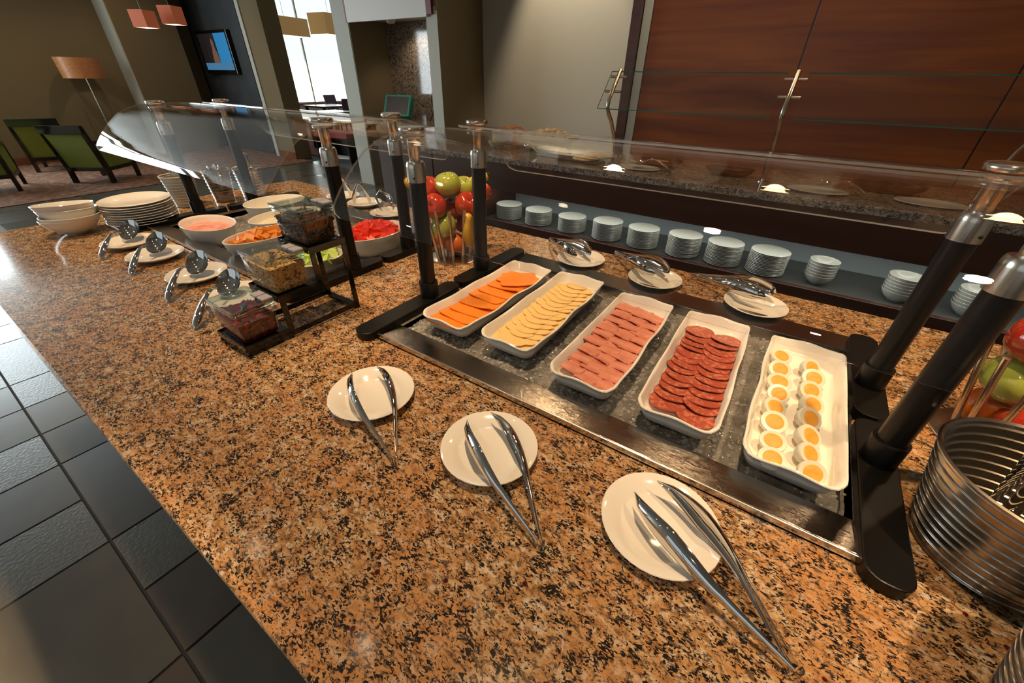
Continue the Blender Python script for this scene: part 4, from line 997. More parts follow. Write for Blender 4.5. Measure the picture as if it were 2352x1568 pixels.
# salami: round slices, two overlapping files
def sal(seed):
    r_ = random.Random(seed); n = 30; mb = MB(); vs = []; fs = []
    R = .0355; ph = r_.random() * 6
    for z0 in (.0016, 0):
        vs.append((0, 0, z0))
        for ri in (.5, 1.0):
            for k in range(n):
                a = 2 * PI * k / n; r = R * ri * (1 + .012 * math.sin(5 * a + ph) + .008 * r_.uniform(-1, 1)); wv = .0016 * ri * math.sin(2 * a + ph)
                vs.append((r * math.cos(a), r * math.sin(a), z0 + wv))
    B_ = 1 + 2 * n
    for k in range(n):
        j = (k + 1) % n; fs += [(0, 1 + k, 1 + j), (1 + k, 1 + n + k, 1 + n + j, 1 + j), (B_, B_ + 1 + j, B_ + 1 + k), (B_ + 1 + k, B_ + 1 + j, B_ + 1 + n + j, B_ + 1 + n + k), (1 + n + k, B_ + 1 + n + k, B_ + 1 + n + j, 1 + n + j)]
    return mb.add(vs, fs)
sls = [sal(k).mesh('salami_slice', M['salami'], 50) for k in range(5)]
for c in range(2):
    n = 13
    for k in range(n):
        v = .160 - k * .0255 + .004 * rs.uniform(-1, 1) - (0, .010)[c] - (.012 if k == n - 1 else 0)
        u = (-.027, .030)[c] + .004 * rs.uniform(-1, 1)
        put_slice('salami_slice', sls[(k + 2 * c) % 5], 3, u, v, .0085 + (.0, .0022)[c] - .0001 * k, .155 + rs.uniform(-.03, .05), rs.uniform(0, 6), 'speckled red salami slice, %s from the far end in the %s file' % (ORD[k], ('left', 'right')[c]), 'salami slice', 'salami slices')
# eggs
def egg_half():
    n = 28; R = .0215; prof = [(0, -.026), (.008, -.0247), (.0145, -.0205), (.0190, -.0135), (.0210, -.006), (.0215, -.001), (.0210, .0)]
    white = MB().lathe(prof + [(.0150, .0004), (0, .0004)], n).mesh('egg_white', M['egg'], 50)
    yolk = MB().lathe([(.0148, -.0005), (.0146, .0006), (.0120, .0014), (.006, .0018), (0, .0017)], n, close=True).mesh('yolk', M['yolk'], True)
    return white, yolk
ew, ey = egg_half()
EG = [[(.103, 1.009), (.105, .947), (.108, .894), (.111, .847), (.109, .797), (.112, .748), (.115, .691), (.118, .644)], [(.165, .997), (.170, .952), (.167, .899), (.172, .849), (.170, .799), (.172, .744), (.173, .695), (.178, .647)]]
for c in range(2):
    for k, (x, y) in enumerate(EG[c]):
        x *= .955; y = y * .955
        tl = (.46, .62)[c] + rs.uniform(-.10, .18)
        t = thing('egg_half', 'halved boiled egg, %s from the far end in the %s row' % (ORD[k], ('left', 'right')[c]), 'egg', (x, y, FZ0 + .0245), 0, 'halved boiled eggs', rot=(tl, (-.10, .12)[c] + rs.uniform(-.12, .12), rs.uniform(0, 1)))
        s = rs.uniform(.93, 1.05); t.scale = (s * 1.04, s * .98, s)
        obj('white', ew, None, t); obj('yolk', ey, None, t)
# ================================================================ OVAL BOWLS IN THE FAR WELL
def oval(rx, ry, h=.082, name='oval_bowl'):
    me = bowl_mesh(rx, h, rx * .62, .0045, 52, name, 'china', ry / rx); return me
OB = dict(pink=(-1.875, .630, .135, .088), cant=(-1.575, .690, .080, .140), red=(-1.285, .955, .098, .140), cott=(-1.735, .872, .098, .150), far=(-1.985, .965, .110, .135))
OZ = -.028
lab = dict(pink='white oval bowl of pink berry yogurt, front left in the fruit well', cant='white oval bowl heaped with orange melon cubes, front middle of the fruit well', red='white oval bowl heaped with red watermelon cubes, rear right in the fruit well', cott='white oval bowl of cottage cheese, behind the melon bowl', far='nearly empty white oval bowl at the rear left of the fruit well')
for k, (x, y, rx, ry) in OB.items():
    tag(obj('oval_bowl', oval(rx, ry), None, loc=(x, y, OZ)), lab[k], 'bowl', 'oval bowls in the fruit well')
def fill(x, y, rx, ry, z, m_, name, label, cat, lump=.004, dome=.01, seed=1):
    r_ = random.Random(seed); n = 40; mb = MB(); vs = [(0, 0, dome)]; fs = []; R_ = 12
    for i in range(1, R_ + 1):
        q = i / R_
        for k in range(n):
            a = 2 * PI * k / n; vs.append((rx * q * math.cos(a), ry * q * math.sin(a), dome * (1 - q * q) + (lump * r_.uniform(-1, 1) if i < R_ else -.004)))
    for k in range(n): fs.append((0, 1 + k, 1 + (k + 1) % n))
    for i in range(R_ - 1):
        for k in range(n): a = 1 + i * n; fs.append((a + k, a + n + k, a + n + (k + 1) % n, a + (k + 1) % n))
    o = obj(name, mb.add(vs, fs), M[m_], smooth=80, loc=(x, y, z)); tag(o, label, cat, None, 'stuff'); return o
fill(-1.875, .630, .118, .076, .030, 'yogurt', 'berry_yogurt', 'pink yogurt with berry pieces filling the front left bowl', 'yogurt', .0015, .008)
fill(-1.735, .872, .085, .130, .030, 'cottage', 'cottage_cheese', 'lumpy cottage cheese in the bowl behind the melon', 'cheese', .004, .016, 2)
fill(-1.985, .965, .07, .09, -.002, 'cottage', 'cream_sauce', 'little pale cream left in the rear left bowl', 'cream', .001, .002, 3)
fill(-1.575, .690, .062, .112, .016, 'melon', 'melon_bed', 'juicy bottom layer under the orange melon cubes', 'melon', .004, .012, 4)
fill(-1.285, .955, .076, .108, .016, 'red_melon', 'watermelon_bed', 'juicy bottom layer under the red watermelon cubes', 'watermelon', .004, .016, 5)
def cube_mesh(s, m_, seed):
    r_ = random.Random(seed); mb = MB(); mb.box(-s, s, -s, s, -s * .85, s * .85)
    mb.v = [(x * r_.uniform(.88, 1.1), y * r_.uniform(.88, 1.1), z * r_.uniform(.85, 1.1)) for x, y, z in mb.v]; return mb.mesh('melon_cube', M[m_])
def pile(x, y, rx, ry, z, h, n, m_, name, label, grp, s, seed):
    r_ = random.Random(seed); ms = [cube_mesh(s, m_, q) for q in range(4)]
    for k in range(n):
        q = math.sqrt((k + .5) / n); a = k * 2.39996
        px, py = rx * q * math.cos(a), ry * q * math.sin(a)
        o = obj(name, ms[k % 4], None, loc=(x + px, y + py, z + h * (1 - q ** 1.8) + .004 * r_.random()), rot=(r_.uniform(-.6, .6), r_.uniform(-.6, .6), r_.uniform(0, 6)))
        ring_ = 'in the middle' if q < .35 else ('halfway out' if q < .72 else 'at the rim'); sect = ['on the right', 'at the back right', 'at the back', 'at the back left', 'on the left', 'at the front left', 'at the front', 'at the front right'][int(((a + PI / 8) % (2 * PI)) / (PI / 4)) % 8]
        lb = '%s, %s %s' % (label, ring_, sect); used_[lb] = used_.get(lb, 0) + 1
        if used_[lb] > 1: lb = '%s, %s one' % (lb, ('', '', 'inner', 'third', 'fourth', 'fifth')[used_[lb]])
        tag(o, lb, 'fruit', grp)
used_ = {}
pile(-1.575, .690, .052, .108, .032, .026, 30, 'melon', 'melon_cube', 'orange melon cube in the front bowl', 'orange melon cubes', .0155, 21)
pile(-1.285, .955, .068, .102, .032, .040, 44, 'red_melon', 'watermelon_cube', 'red watermelon cube in the rear bowl', 'watermelon cubes', .0155, 22)
wt2 = wavy_tray(.055, .090, .055, .018)
tag(obj('serving_dish', wt2, None, loc=(-1.215, .665, .0)), 'small white rectangular dish of green melon seen through the jar rack', 'dish')
pile(-1.215, .665, .040, .072, .045, .018, 22, 'honeydew', 'green_melon_cube', 'green honeydew cube in the white dish', 'green melon cubes', .0145, 23)
# ================================================================ THREE TIER JAR RACK
X0, X1 = -1.045, -.915
rk = thing('jar_rack', 'black three tier display rack stepping up with three square glass jars', 'rack', (-.98, .435, 0))
def rpart(name, mb, **k):
    o = obj(name, mb, M['black_gloss'], rk, **k); o.location = (.98, -.435, 0); return o
bw, th = .014, .003
TIER = [(.283, .376, .026), (.386, .480, .112), (.488, .585, .200)]
for sx in (X0, X1):
    a, b_ = sx - th / 2, sx + th / 2
    m_ = MB()
    rpart('side_frame', MB().box(a, b_, .283, .590, .006, .006 + bw), bevel=.0006)              # bottom rail
    rpart('upright', MB().box(a, b_, .386, .386 + bw, .006 + bw, TIER[1][2] - bw), bevel=.0006)
    rpart('upright', MB().box(a, b_, .488, .488 + bw, TIER[1][2], TIER[2][2] - bw), bevel=.0006)
    rpart('upright', MB().box(a, b_, .576, .590, .006 + bw, TIER[2][2] - bw), bevel=.0006)
    rpart('tier_rail', MB().box(a, b_, .386, .502, TIER[1][2] - bw, TIER[1][2] + .003), bevel=.0006)
    rpart('tier_rail', MB().box(a, b_, .488, .590, TIER[2][2] - bw, TIER[2][2] + .003), bevel=.0006)
    rpart('tier_rail', MB().box(a, b_, .281, .386, .006 + bw, .029), bevel=.0006)
for (y0, y1, z) in TIER:
    rpart('tier_tray', MB().box(X0 + .002, X1 - .002, y0, y1 + .008, z - .004, z - .001).box(X0 + .0016, X1 - .0016, y0 - .002, y0, z - .012, z + .003))
rpart('cross_bar', MB().box(X0, X1, .575, .590, .006, .010)); rpart('cross_bar', MB().box(X0, X1, .386, .400, .006, .010))
for sx in (X0, X1):
    for y in (.286, .586): rpart('foot', MB().lathe([(.004, 0), (.005, .001), (.005, .006)], 12, c=(sx, y)), smooth=True)
def ring_pts(hx, hy, r, n=5): return round_rect(-hx, hx, -hy, hy, r, n)
def loft(sections, closed_bottom=True, closed_top=False):
    mb = MB(); n = len(sections[0][0])
    for pts, z in sections: mb.v += [(x, y, z) for x, y in pts]
    for j in range(len(sections) - 1):
        for k in range(n): mb.f.append((j * n + k, j * n + (k + 1) % n, (j + 1) * n + (k + 1) % n, (j + 1) * n + k)); mb.m.append(0)
    if closed_bottom: mb.f.append(tuple(reversed(range(n)))); mb.m.append(0)
    if closed_top: mb.f.append(tuple((len(sections) - 1) * n + k for k in range(n))); mb.m.append(0)
    return mb
def jar(cy, z, fillm, level, label, content, seed, hx=.0645):
    t = thing('glass_jar', label, 'jar', (-.982, cy, z), 0, 'square glass jars on the rack')
    H_ = .086; hy = .0455
    body = loft([(ring_pts(hx * .86, hy * .88, .008), 0), (ring_pts(hx * .89, hy * .91, .009), .003), (ring_pts(hx * .985, hy * .985, .010), H_ - .016), (ring_pts(hx * .93, hy * .93, .010), H_ - .012), (ring_pts(hx * .95, hy * .95, .010), H_ - .008)])
    obj('body', body, M['glass'], t, smooth=40)
    def rim(z0, z1, a, b2):
        o_ = loft([(ring_pts(hx * b2, hy * b2, .009), z0), (ring_pts(hx * a, hy * a, .011), z0 + .0015), (ring_pts(hx * a, hy * a, .011), z1 - .0015), (ring_pts(hx * b2, hy * b2, .009), z1)], False); return o_
    obj('rim', rim(H_ - .008, H_ - .001, 1.05, .96), M['glass_rim'], t, smooth=40)
    obj('rim', rim(H_ - .015, H_ - .009, 1.01, .94), M['glass_rim'], t, smooth=40)
    lid = obj('lid', MB().box(-hx, hx, -hy, hy * .98, H_ - .001, H_ + .0014), M['glass'], t, bevel=.0006)
    obj('hinge', MB().box(hx * .10, hx * .50, hy * .50, hy * 1.02, H_ + .0015, H_ + .0075), M['hinge'], lid, bevel=.0015)
    obj('hinge', MB().box(hx * .55, hx * .97, hy * .50, hy * 1.02, H_ + .0015, H_ + .0075), M['hinge'], lid, bevel=.0015)
    obj('lid_edge', MB().box(-hx * 1.0, hx * 1.01, -hy * 1.02, -hy * .98, H_ - .001, H_ + .002).box(hx * .98, hx * 1.01, -hy, hy, H_ - .001, H_ + .002), M['glass_rim'], lid)
    # contents
    r_ = random.Random(seed); q = 14
    def top(u, v): return ((u - .5) * 2 * hx * .80, (v - .5) * 2 * hy * .80, level + .0035 * r_.uniform(-1, 1) + .004 * math.sin(3 * u + seed))
    mb = loft([(ring_pts(hx * .84, hy * .86, .005), .0045), (ring_pts(hx * (.84 + .11 * level / H_), hy * (.86 + .10 * level / H_), .006), level - .002)], True, True)
    mb.grid(top, q, q)
    c = obj(content, mb, M[fillm], t, smooth=70); c['kind'] = 'stuff'
    if fillm != 'jam':
        lm = MB()
        for k in range(420):
            side = r_.random(); s = r_.uniform(.0012, .0030) * (1 if fillm == 'granola' else 1.5); zz = r_.uniform(.009, level); w_ = .86 + .09 * zz / H_
            if side < .35: p = (r_.uniform(-1, 1) * hx * w_ * .93, -hy * (w_ + .01), zz)
            elif side < .6: p = (hx * w_ * .985, r_.uniform(-1, 1) * hy * w_, zz)
            elif side < .72: p = (-hx * w_ * .985, r_.uniform(-1, 1) * hy * w_, zz)
            else: p = (r_.uniform(-.8, .8) * hx, r_.uniform(-.8, .8) * hy, level + .003)
            a_, b_, c_ = s * r_.uniform(.8, 1.5), s * r_.uniform(.6, 1.2), s * r_.uniform(.6, 1.2)
            lm.add([(p[0] + a_, p[1], p[2]), (p[0] - a_, p[1], p[2]), (p[0], p[1] + b_, p[2]), (p[0], p[1] - b_, p[2]), (p[0], p[1], p[2] + c_), (p[0], p[1], p[2] - c_)],
                   [(0, 2, 4), (2, 1, 4), (1, 3, 4), (3, 0, 4), (2, 0, 5), (1, 2, 5), (3, 1, 5), (0, 3, 5)])
        c2 = obj('flakes', lm, M[fillm], t, smooth=80); c2['kind'] = 'stuff'
    # spoon or tongs lying inside under the lid
    obj('scoop', MB().tube([(hx * .5, -hy * .55, level + .010), (hx * .1, -hy * .1, level + .012), (-hx * .35, hy * .25, level + .006)], [.0022, .0022, .0075], 10, .5), M['chrome'], t, smooth=True)
    return t
jar(.331, .0262, 'jam', .052, 'square glass jar of dark red berry jam on the lowest tier', 'berry_jam', 1)
jar(.433, .1122, 'granola', .066, 'square glass jar of golden granola on the middle tier', 'granola', 2)
jar(.536, .2002, 'raisin', .060, 'square glass jar of dark raisins on the top tier', 'raisins', 3)
# ================================================================ BACK BAR CONTENTS
bp_ = MB().lathe([(.050, 0), (.056, 0), (.060, .0015), (.092, .0062), (.0975, .0064), (.1, .0076), (.0985, .0092), (.094, .0090), (.070, .0062), (.062, .0040), (0, .0034)], 36).mesh('small_plate', M['china_cool'], True)
SZ = -.3715
SX = [-1.80, -1.53, -1.25, -.98, -.727, -.466, -.231, .003]
for i, x in enumerate(SX):
    n = [13, 13, 13, 15, 15, 16, 16, 16][i]
    for k in range(n):
        o = obj('small_plate', bp_, None, loc=(x + .0015 * rs.uniform(-1, 1), 2.632 + .0015 * rs.uniform(-1, 1), SZ + k * .0079)); 
        tag(o, 'grey plate, %s from the bottom, in the %s bar shelf stack from the left' % (ORD[k], ORD[i]), 'plate', 'plates stacked on the back bar shelf')
sb2 = bowl_mesh(.072, .052, .036, .003, 36, 'shelf_bowl', 'china_cool')
for i, (x, r, n) in enumerate([(.262, .97, 6), (.610, 1.06, 6), (.875, 1.02, 6)]):
    for k in range(n):
        o = obj('small_bowl', sb2, None, loc=(x, 2.632, SZ + k * .0155)); o.scale = (r, r, 1)
        tag(o, 'grey white bowl, %s from the bottom in the %s bowl stack on the bar shelf' % (ORD[k], SIDE[i]), 'bowl', 'bowls stacked on the back bar shelf')
# rear glass guard on bent steel tubes
BZ = .08
def bent_post(x, label):
    t = thing('guard_post', label, 'post', (x, 2.78, BZ))
    obj('tube', MB().tube([(0, .0, 0), (0, -.02, .09), (0, -.055, .17), (0, -.13, .255), (0, -.195, .305), (0, -.218, .335), (0, -.205, .375), (0, -.15, .44), (0, -.085, .515)], .0115, 14), M['steel_post'], t, smooth=50)
    obj('flange', MB().lathe([(.03, 0), (.03, .004), (.014, .008)], 20), M['steel_post'], t, smooth=True)
    for yy, zz in ((-.175, .41), (-.112, .483)):
        obj('bracket', MB().tube([(-.048, yy + .01, zz), (.048, yy + .01, zz)], .007, 10), M['steel_post'], t, smooth=True)
    return t
PX = [-1.062, -.163, .708]
for x, l in zip(PX, ('left bent steel post carrying the rear glass guard', 'middle bent steel post carrying the rear glass guard', 'right bent steel post carrying the rear glass guard')): bent_post(x, l)
def glass_leaf(x0, x1, label):
    t = thing('glass_guard', label, 'glass panel', ((x0 + x1) / 2, 2.60, .52)); hw = (x1 - x0) / 2
    a = Vector((0, -.062, -.115)); b_ = Vector((0, .095, .068)); d = (b_ - a).normalized(); n_ = Vector((0, -d.z, d.y)) * .0035
    def q(p, x): return (x, p.y, p.z)
    mb = MB(); mb.add([q(a - n_, -hw), q(a - n_, hw), q(a + n_, hw), q(a + n_, -hw), q(b_ - n_, -hw), q(b_ - n_, hw), q(b_ + n_, hw), q(b_ + n_, -hw)], [(0, 1, 5, 4), (3, 7, 6, 2)])
    mb.mi = 1; o = mb; o.f += [(0, 3, 2, 1), (4, 5, 6, 7), (0, 4, 7, 3), (1, 2, 6, 5)]; o.m += [1] * 4
    obj('pane', o, [M['glass_green'], M['glass_edge']], t)
glass_leaf(-1.115, -.205, 'left glass leaf of the rear guard in front of the cherry panels')
glass_leaf(-.115, .665, 'middle glass leaf of the rear guard in front of the cherry panels')
glass_leaf(.755, 1.55, 'right glass leaf of the rear guard in front of the cherry panels')
# dishes and trays on the bar
def small_heap(x, y, rx, ry, h, n, m_, name, label, cat, grp, z, s=.03, seed=1):
    r_ = random.Random(seed); me = MB().lathe([(s * .3, 0), (s * .8, .002), (s, s * .3), (s * .75, s * .62), (s * .3, s * .8), (0, s * .82)], 14, sy=.75).mesh(name, M[m_], True)
    for k in range(n):
        q = math.sqrt((k + .5) / n); a = k * 2.4
        o = obj(name, me, None, loc=(x + rx * q * math.cos(a), y + ry * q * math.sin(a), z + h * (1 - q)), rot=(r_.uniform(-.4, .4), r_.uniform(-.4, .4), r_.uniform(0, 6)))
        tag(o, '%s, %s one counting outwards' % (label, ORD[k]), cat, grp)
tag(obj('bread_tray', wavy_tray(.20, .13, .03, .03), M['tray_green'], loc=(-1.66, 2.98, .16), rz=.1), 'shallow tray of pale pastries before the beige wall', 'tray')
tag(obj('tray_stand', MB().box(-1.80, -1.52, 2.90, 3.06, .081, .158), M['tray_green'], bevel=.004), 'low green stand raising the pastry tray', 'stand')
small_heap(-1.66, 2.98, .16, .09, .03, 16, 'pastry', 'pastry', 'golden white pastry on the raised green tray', 'pastry', 'pale pastries', .185, .034, 3)
small_heap(-2.02, 2.99, .10, .09, .025, 9, 'pastry_red', 'pastry', 'berry red pastry in the dark red basket', 'pastry', 'berry pastries', .185, .034, 4)
tag(obj('basket', wavy_tray(.14, .12, .09, .03), M['pastry_red'], loc=(-2.02, 2.99, .10)), 'dark red basket of berry pastries in the corner', 'basket')
tag(obj('small_bowl', sb2, None, loc=(-2.05, 2.82, .081)), 'small pale bowl at the left end of the back bar top', 'bowl')
bx = tag(obj('white_box', MB().box(-.10, .10, -.055, .055, 0, .055), M['china_cool'], loc=(-1.52, 2.76, .081), rz=-.15, bevel=.003), 'white open box with a divided top on the back bar', 'box')
for k in range(4): obj('divider', MB().box(-.088 + k * .046, -.055 + k * .046, -.045, .045, .054, .058), M['paper'], bx)
tag(obj('slate_tray', MB().prism(round_rect(-.15, .15, -.07, .07, .01), 0, .012), M['black_metal'], loc=(-1.26, 2.70, .081), rz=-.12, bevel=.002), 'flat black slate tray beside the white box', 'tray')
for k in range(3):
    tag(obj('flatbread', MB().lathe([(.09, 0), (.095, .004), (.09, .009), (0, .011)], 26), M['pastry'], loc=(-1.24 + .05 * k, 2.74 + .02 * k, .093 + .011 * k), smooth=True), ('lowest', 'middle', 'topmost')[k] + ' round flat bread of the three on the slate tray', 'bread', 'flat breads on the slate tray')
def plat(x, y, lab_, mm='china_cool', s=1.1):
    o = obj('oval_platter', bp_, None, loc=(x, y, .081)); o.scale = (s * 1.25, s * .85, 1); return tag(o, lab_, 'platter')
plat(-.86, 2.70, 'oval platter with a spoon below the left glass leaf'); plat(.10, 2.68, 'oval platter with a spoon right of the middle steel post'); plat(.55, 2.70, 'oval platter left of the right steel post')
def dark_dish(x, y, lab_, rx=.14, ry=.09):
    return tag(obj('serving_dish', bowl_mesh(rx, .04, rx * .7, .004, 36, 'dark_dish', 'black_metal', ry / rx), None, loc=(x, y, .081)), lab_, 'dish')
dark_dish(-.78, 2.88, 'dark oval dish of nuts below the left glass leaf'); small_heap(-.78, 2.88, .09, .05, .01, 12, 'pastry', 'nut', 'golden nut piece in the dark oval dish', 'nut', 'nuts in the dark dish', .095, .016, 8)
dark_dish(-.36, 2.86, 'black shallow dish left of the middle steel post'); dark_dish(.40, 2.90, 'black shallow dish behind the platter, right of centre', .16, .08)
spn = make_spoon()
def small_spoon(x, y, a, lab_):
    t = thing('serving_spoon', lab_, 'spoon', (x, y, .128), a, 'spoons on the back bar'); obj('bowl', sb_, None, t); obj('handle', sh_, None, t)
small_spoon(-.86, 2.70, .2, 'metal spoon on the platter below the left glass leaf'); small_spoon(.12, 2.68, .1, 'metal spoon on the platter right of the middle post'); small_spoon(-1.78, 2.76, -.2, 'metal serving spoon left of the white box')
tag(obj('amber_jar', MB().lathe([(.035, 0), (.036, .09), (.03, .10), (.02, .12), (.02, .135), (0, .136)], 20), M['tan_shade'] if False else M['veneer'], loc=(-1.93, 2.90, .081), smooth=True), 'amber brown jar at the left end of the back bar', 'jar')
# ================================================================ NICHE
st = thing('order_terminal', 'teal framed tilted touch screen terminal in the stone niche', 'terminal', (-5.02, 4.50, 0.05), .35)
def tilt(mb, ang, up=0.14): return mb.move(Matrix.Translation((0, 0, up)) @ Matrix.Rotation(ang, 4, 'X'))
obj('housing', tilt(MB().box(-.20, .20, 0, .10, -.14, .16), -.55), M['teal'], st, bevel=.01)
obj('screen', tilt(MB().box(-.165, .165, -.004, .0, -.11, .13), -.55), M['screen_dark'], st)
obj('stand', MB().box(-.06, .06, .02, .14, -.05, .12), M['screen_dark'], st, bevel=.006)
tag(obj('niche_shelf', MB().box(-5.48, -3.99, 4.29, 4.875, -.04, 0.0), M['granite_dimmed'], bevel=.004), 'granite shelf in the niche carrying the touch screen', 'shelf')
for i, x in enumerate((-4.62, -4.40)):
    o = thing('wall_outlet', ('left', 'right')[i] + ' ivory wall outlet with plugs in the stone niche', 'outlet', (x, 4.878, .36))
    obj('plate', MB().box(-.055, .055, -.008, -.001, -.065, .065), M['outlet'], o, bevel=.002)
    for k in range(2): obj('plug', MB().lathe([(.016, 0), (.016, .03), (.010, .04)], 10), M['cable'], o, loc=(-.022 + .044 * k, -.008, -.02), rot=(PI / 2, 0, 0), smooth=True)
    tag(obj('power_cable', MB().tube([(x - .02, 4.83, .33), (x - .03, 4.82, .25), (x - .0, 4.83, .16), (x - .05, 4.82, .06), (x - .08, 4.81, .006)], .007, 8), M['cable'], smooth=True), ('left', 'right')[i] + ' black power cable hanging down from the niche outlets', 'cable')
def recessed(x, y, z, label, r=.05):
    t = thing('ceiling_downlight', label, 'downlight', (x, y, z)); obj('trim_ring', MB().lathe([(r * .8, -.001), (r * 1.25, -.004), (r * 1.25, -.001)], 24, close=False), M['ceiling'], t, smooth=True)
    obj('lens', MB().lathe([(r * .8, -.002), (0, -.002)], 20), M['downlight'], t); return t
recessed(-4.75, 4.55, 1.159, 'small bright recessed light in the niche ceiling', .045)
tag(obj('smoke_detector', MB().lathe([(0, -.05), (.04, -.045), (.06, -.02), (.065, -.001)], 20), M['wall_light'], loc=(-5.05, 4.6, 1.159), smooth=True), 'pale round smoke detector on the niche ceiling', 'smoke detector')
for i, x in enumerate(BAR_LAMPS): recessed(x, 2.6, SOFFIT - .001, 'soffit downlight over the back bar, %s from the left' % ORD[i])
for i, (x, y, e) in enumerate(ISLAND_LAMPS): recessed(x, y, CEIL - .001, 'ceiling downlight over the island, %s from the left' % ORD[i])
# ================================================================ LOUNGE, DINING
tvy = 4.95
tv = thing('television', 'flat television showing blue news picture on the charcoal wall', 'television', (-10.55, tvy - .035, .88))
obj('casing', MB().box(-.62, .62, -.05, .03, -.36, .36), M['black_gloss'], tv, bevel=.008)
m_, nt_, b_ = new_mat('news_picture'); N_, L_ = nt_.nodes, nt_.links
tc_ = N_.new('ShaderNodeTexCoord'); sp_ = N_.new('ShaderNodeSeparateXYZ'); L_.new(tc_.outputs['Object'], sp_.inputs[0])
def mth(op, a, b2): 
    q = N_.new('ShaderNodeMath'); q.operation = op
    for i_, v_ in enumerate((a, b2)):
        if isinstance(v_, (int, float)): q.inputs[i_].default_value = v_
        else: L_.new(v_, q.inputs[i_])
    return q.outputs[0]
sx_, sz_ = sp_.outputs[0], sp_.outputs[2]
right = mth('GREATER_THAN', sx_, .10); strap = mth('LESS_THAN', sz_, -.17)
nz_ = N_.new('ShaderNodeTexNoise'); nz_.inputs['Scale'].default_value = 5; L_.new(tc_.outputs['Object'], nz_.inputs['Vector'])
mxa = N_.new('ShaderNodeMix'); mxa.data_type = 'RGBA'; L_.new(right, mxa.inputs[0]); mxa.inputs[6].default_value = (.012, .008, .008, 1); mxa.inputs[7].default_value = (.02, .22, .48, 1)
mxb = N_.new('ShaderNodeMix'); mxb.data_type = 'RGBA'; L_.new(strap, mxb.inputs[0]); L_.new(mxa.outputs[2], mxb.inputs[6]); mxb.inputs[7].default_value = (.06, .20, .36, 1)
L_.new(mxb.outputs[2], b_.inputs['Emission Color']); b_.inputs['Emission Strength'].default_value = .75; b_.inputs['Base Color'].default_value = (.01, .01, .01, 1)
obj('screen', MB().box(-.56, .56, -.056, -.0505, -.29, .31), m_, tv)
obj('newsreader', MB().prism([(-.16, -.17), (-.13, .0), (-.09, .05), (-.08, .18), (-.03, .24), (.02, .18), (.02, .06), (.06, .0), (.10, -.17)], 0, .002).move(Matrix.Rotation(PI / 2, 4, 'X') @ Matrix.Translation((0, 0, .057))), mat('newsreader_print', (.02, .01, .01), .5, emis=((.28, .14, .10), .45)), tv)
# floor lamp
fl_ = thing('floor_lamp', 'floor lamp with a wide orange wood veneer drum shade against the wall', 'floor lamp', (-11.15, 2.80, FZ + .008))
obj('shade', MB().lathe([(.30, 1.315), (.315, 1.62), (.311, 1.62), (.296, 1.315)], 40, close=False), M['veneer'], fl_, smooth=True)
obj('pole', MB().tube([(0, 0, .02), (0, 0, 1.5)], .011, 10), M['steel_post'], fl_, smooth=True)
obj('base', MB().lathe([(.15, 0), (.15, .015), (.02, .025), (0, .025)], 28), M['black_metal'], fl_, smooth=True)
# lounge chairs
def lounge_proto():
    t = thing('lounge_chair', 'x', 'chair', (0, 0, FZ + .008), 0, 'green lounge chairs on the rust carpet')
    w2_, H_ = .27, .78; B = M['black_gloss']
    rake = lambda z: -.10 * max(0, (z - .38)) / .40         # backwards (towards -y) above the seat
    def bar(name, pts, w_, d): return obj(name, MB().tube(pts, [w_] * len(pts), 4, d), B, t)
    for s in (-1, 1):
        obj('leg', MB().box(s * w2_ - .024, s * w2_ + .024, -.03, .03, 0, .20), B, t)
        m2 = MB().add([(s * w2_ - .024, -.03, .20), (s * w2_ + .024, -.03, .20), (s * w2_ + .024, .03, .20), (s * w2_ - .024, .03, .20), (s * w2_ - .024, -.15, H_), (s * w2_ + .024, -.15, H_), (s * w2_ + .024, -.10, H_), (s * w2_ - .024, -.10, H_)], [(0, 1, 5, 4), (1, 2, 6, 5), (2, 3, 7, 6), (3, 0, 4, 7), (4, 5, 6, 7), (0, 3, 2, 1)])
        obj('back_stile', m2, B, t)
        obj('leg', MB().box(s * w2_ - .022, s * w2_ + .022, .52, .57, 0, .56), B, t)
        obj('arm_rail', MB().box(s * w2_ - .024, s * w2_ + .024, -.06, .57, .54, .58), B, t)
        obj('side_rail', MB().box(s * w2_ - .02, s * w2_ + .02, .03, .52, .17, .22), B, t)
        obj('side_panel', MB().box(s * w2_ - .012, s * w2_ + .012, .02, .53, .22, .54), M['green_cloth'], t)
    obj('top_rail', MB().box(-w2_ - .02, w2_ + .02, -.155, -.10, H_ - .10, H_ + .005), B, t, bevel=.004)
    obj('bottom_rail', MB().box(-w2_, w2_, -.035, .02, .17, .22), B, t)
    obj('back_panel', MB().add([(-w2_ + .02, -.015, .22), (w2_ - .02, -.015, .22), (w2_ - .02, .03, .22), (-w2_ + .02, .03, .22), (-w2_ + .02, -.13, H_ - .10), (w2_ - .02, -.13, H_ - .10), (w2_ - .02, -.07, H_ - .10), (-w2_ + .02, -.07, H_ - .10)], [(0, 1, 5, 4), (1, 2, 6, 5), (2, 3, 7, 6), (3, 0, 4, 7), (4, 5, 6, 7), (0, 3, 2, 1)]), M['green_cloth'], t)
    obj('seat', MB().box(-w2_ + .02, w2_ - .02, .02, .54, .24, .42), M['green_cloth'], t, bevel=.02)
    return t
lc = lounge_proto(); lc.location = (-8.89, 1.76, FZ + .008); lc.rotation_euler.z = .67; lc['label'] = 'green upholstered lounge chair seen from behind, nearest the island'
dup(lc, (-10.45, 1.72, FZ + .008), 1.20, 'green lounge chair further back, left of the nearest green chair')
dup(lc, (-9.12, .72, FZ + .008), 1.3, 'lounge chair at the left picture edge, only black legs showing')
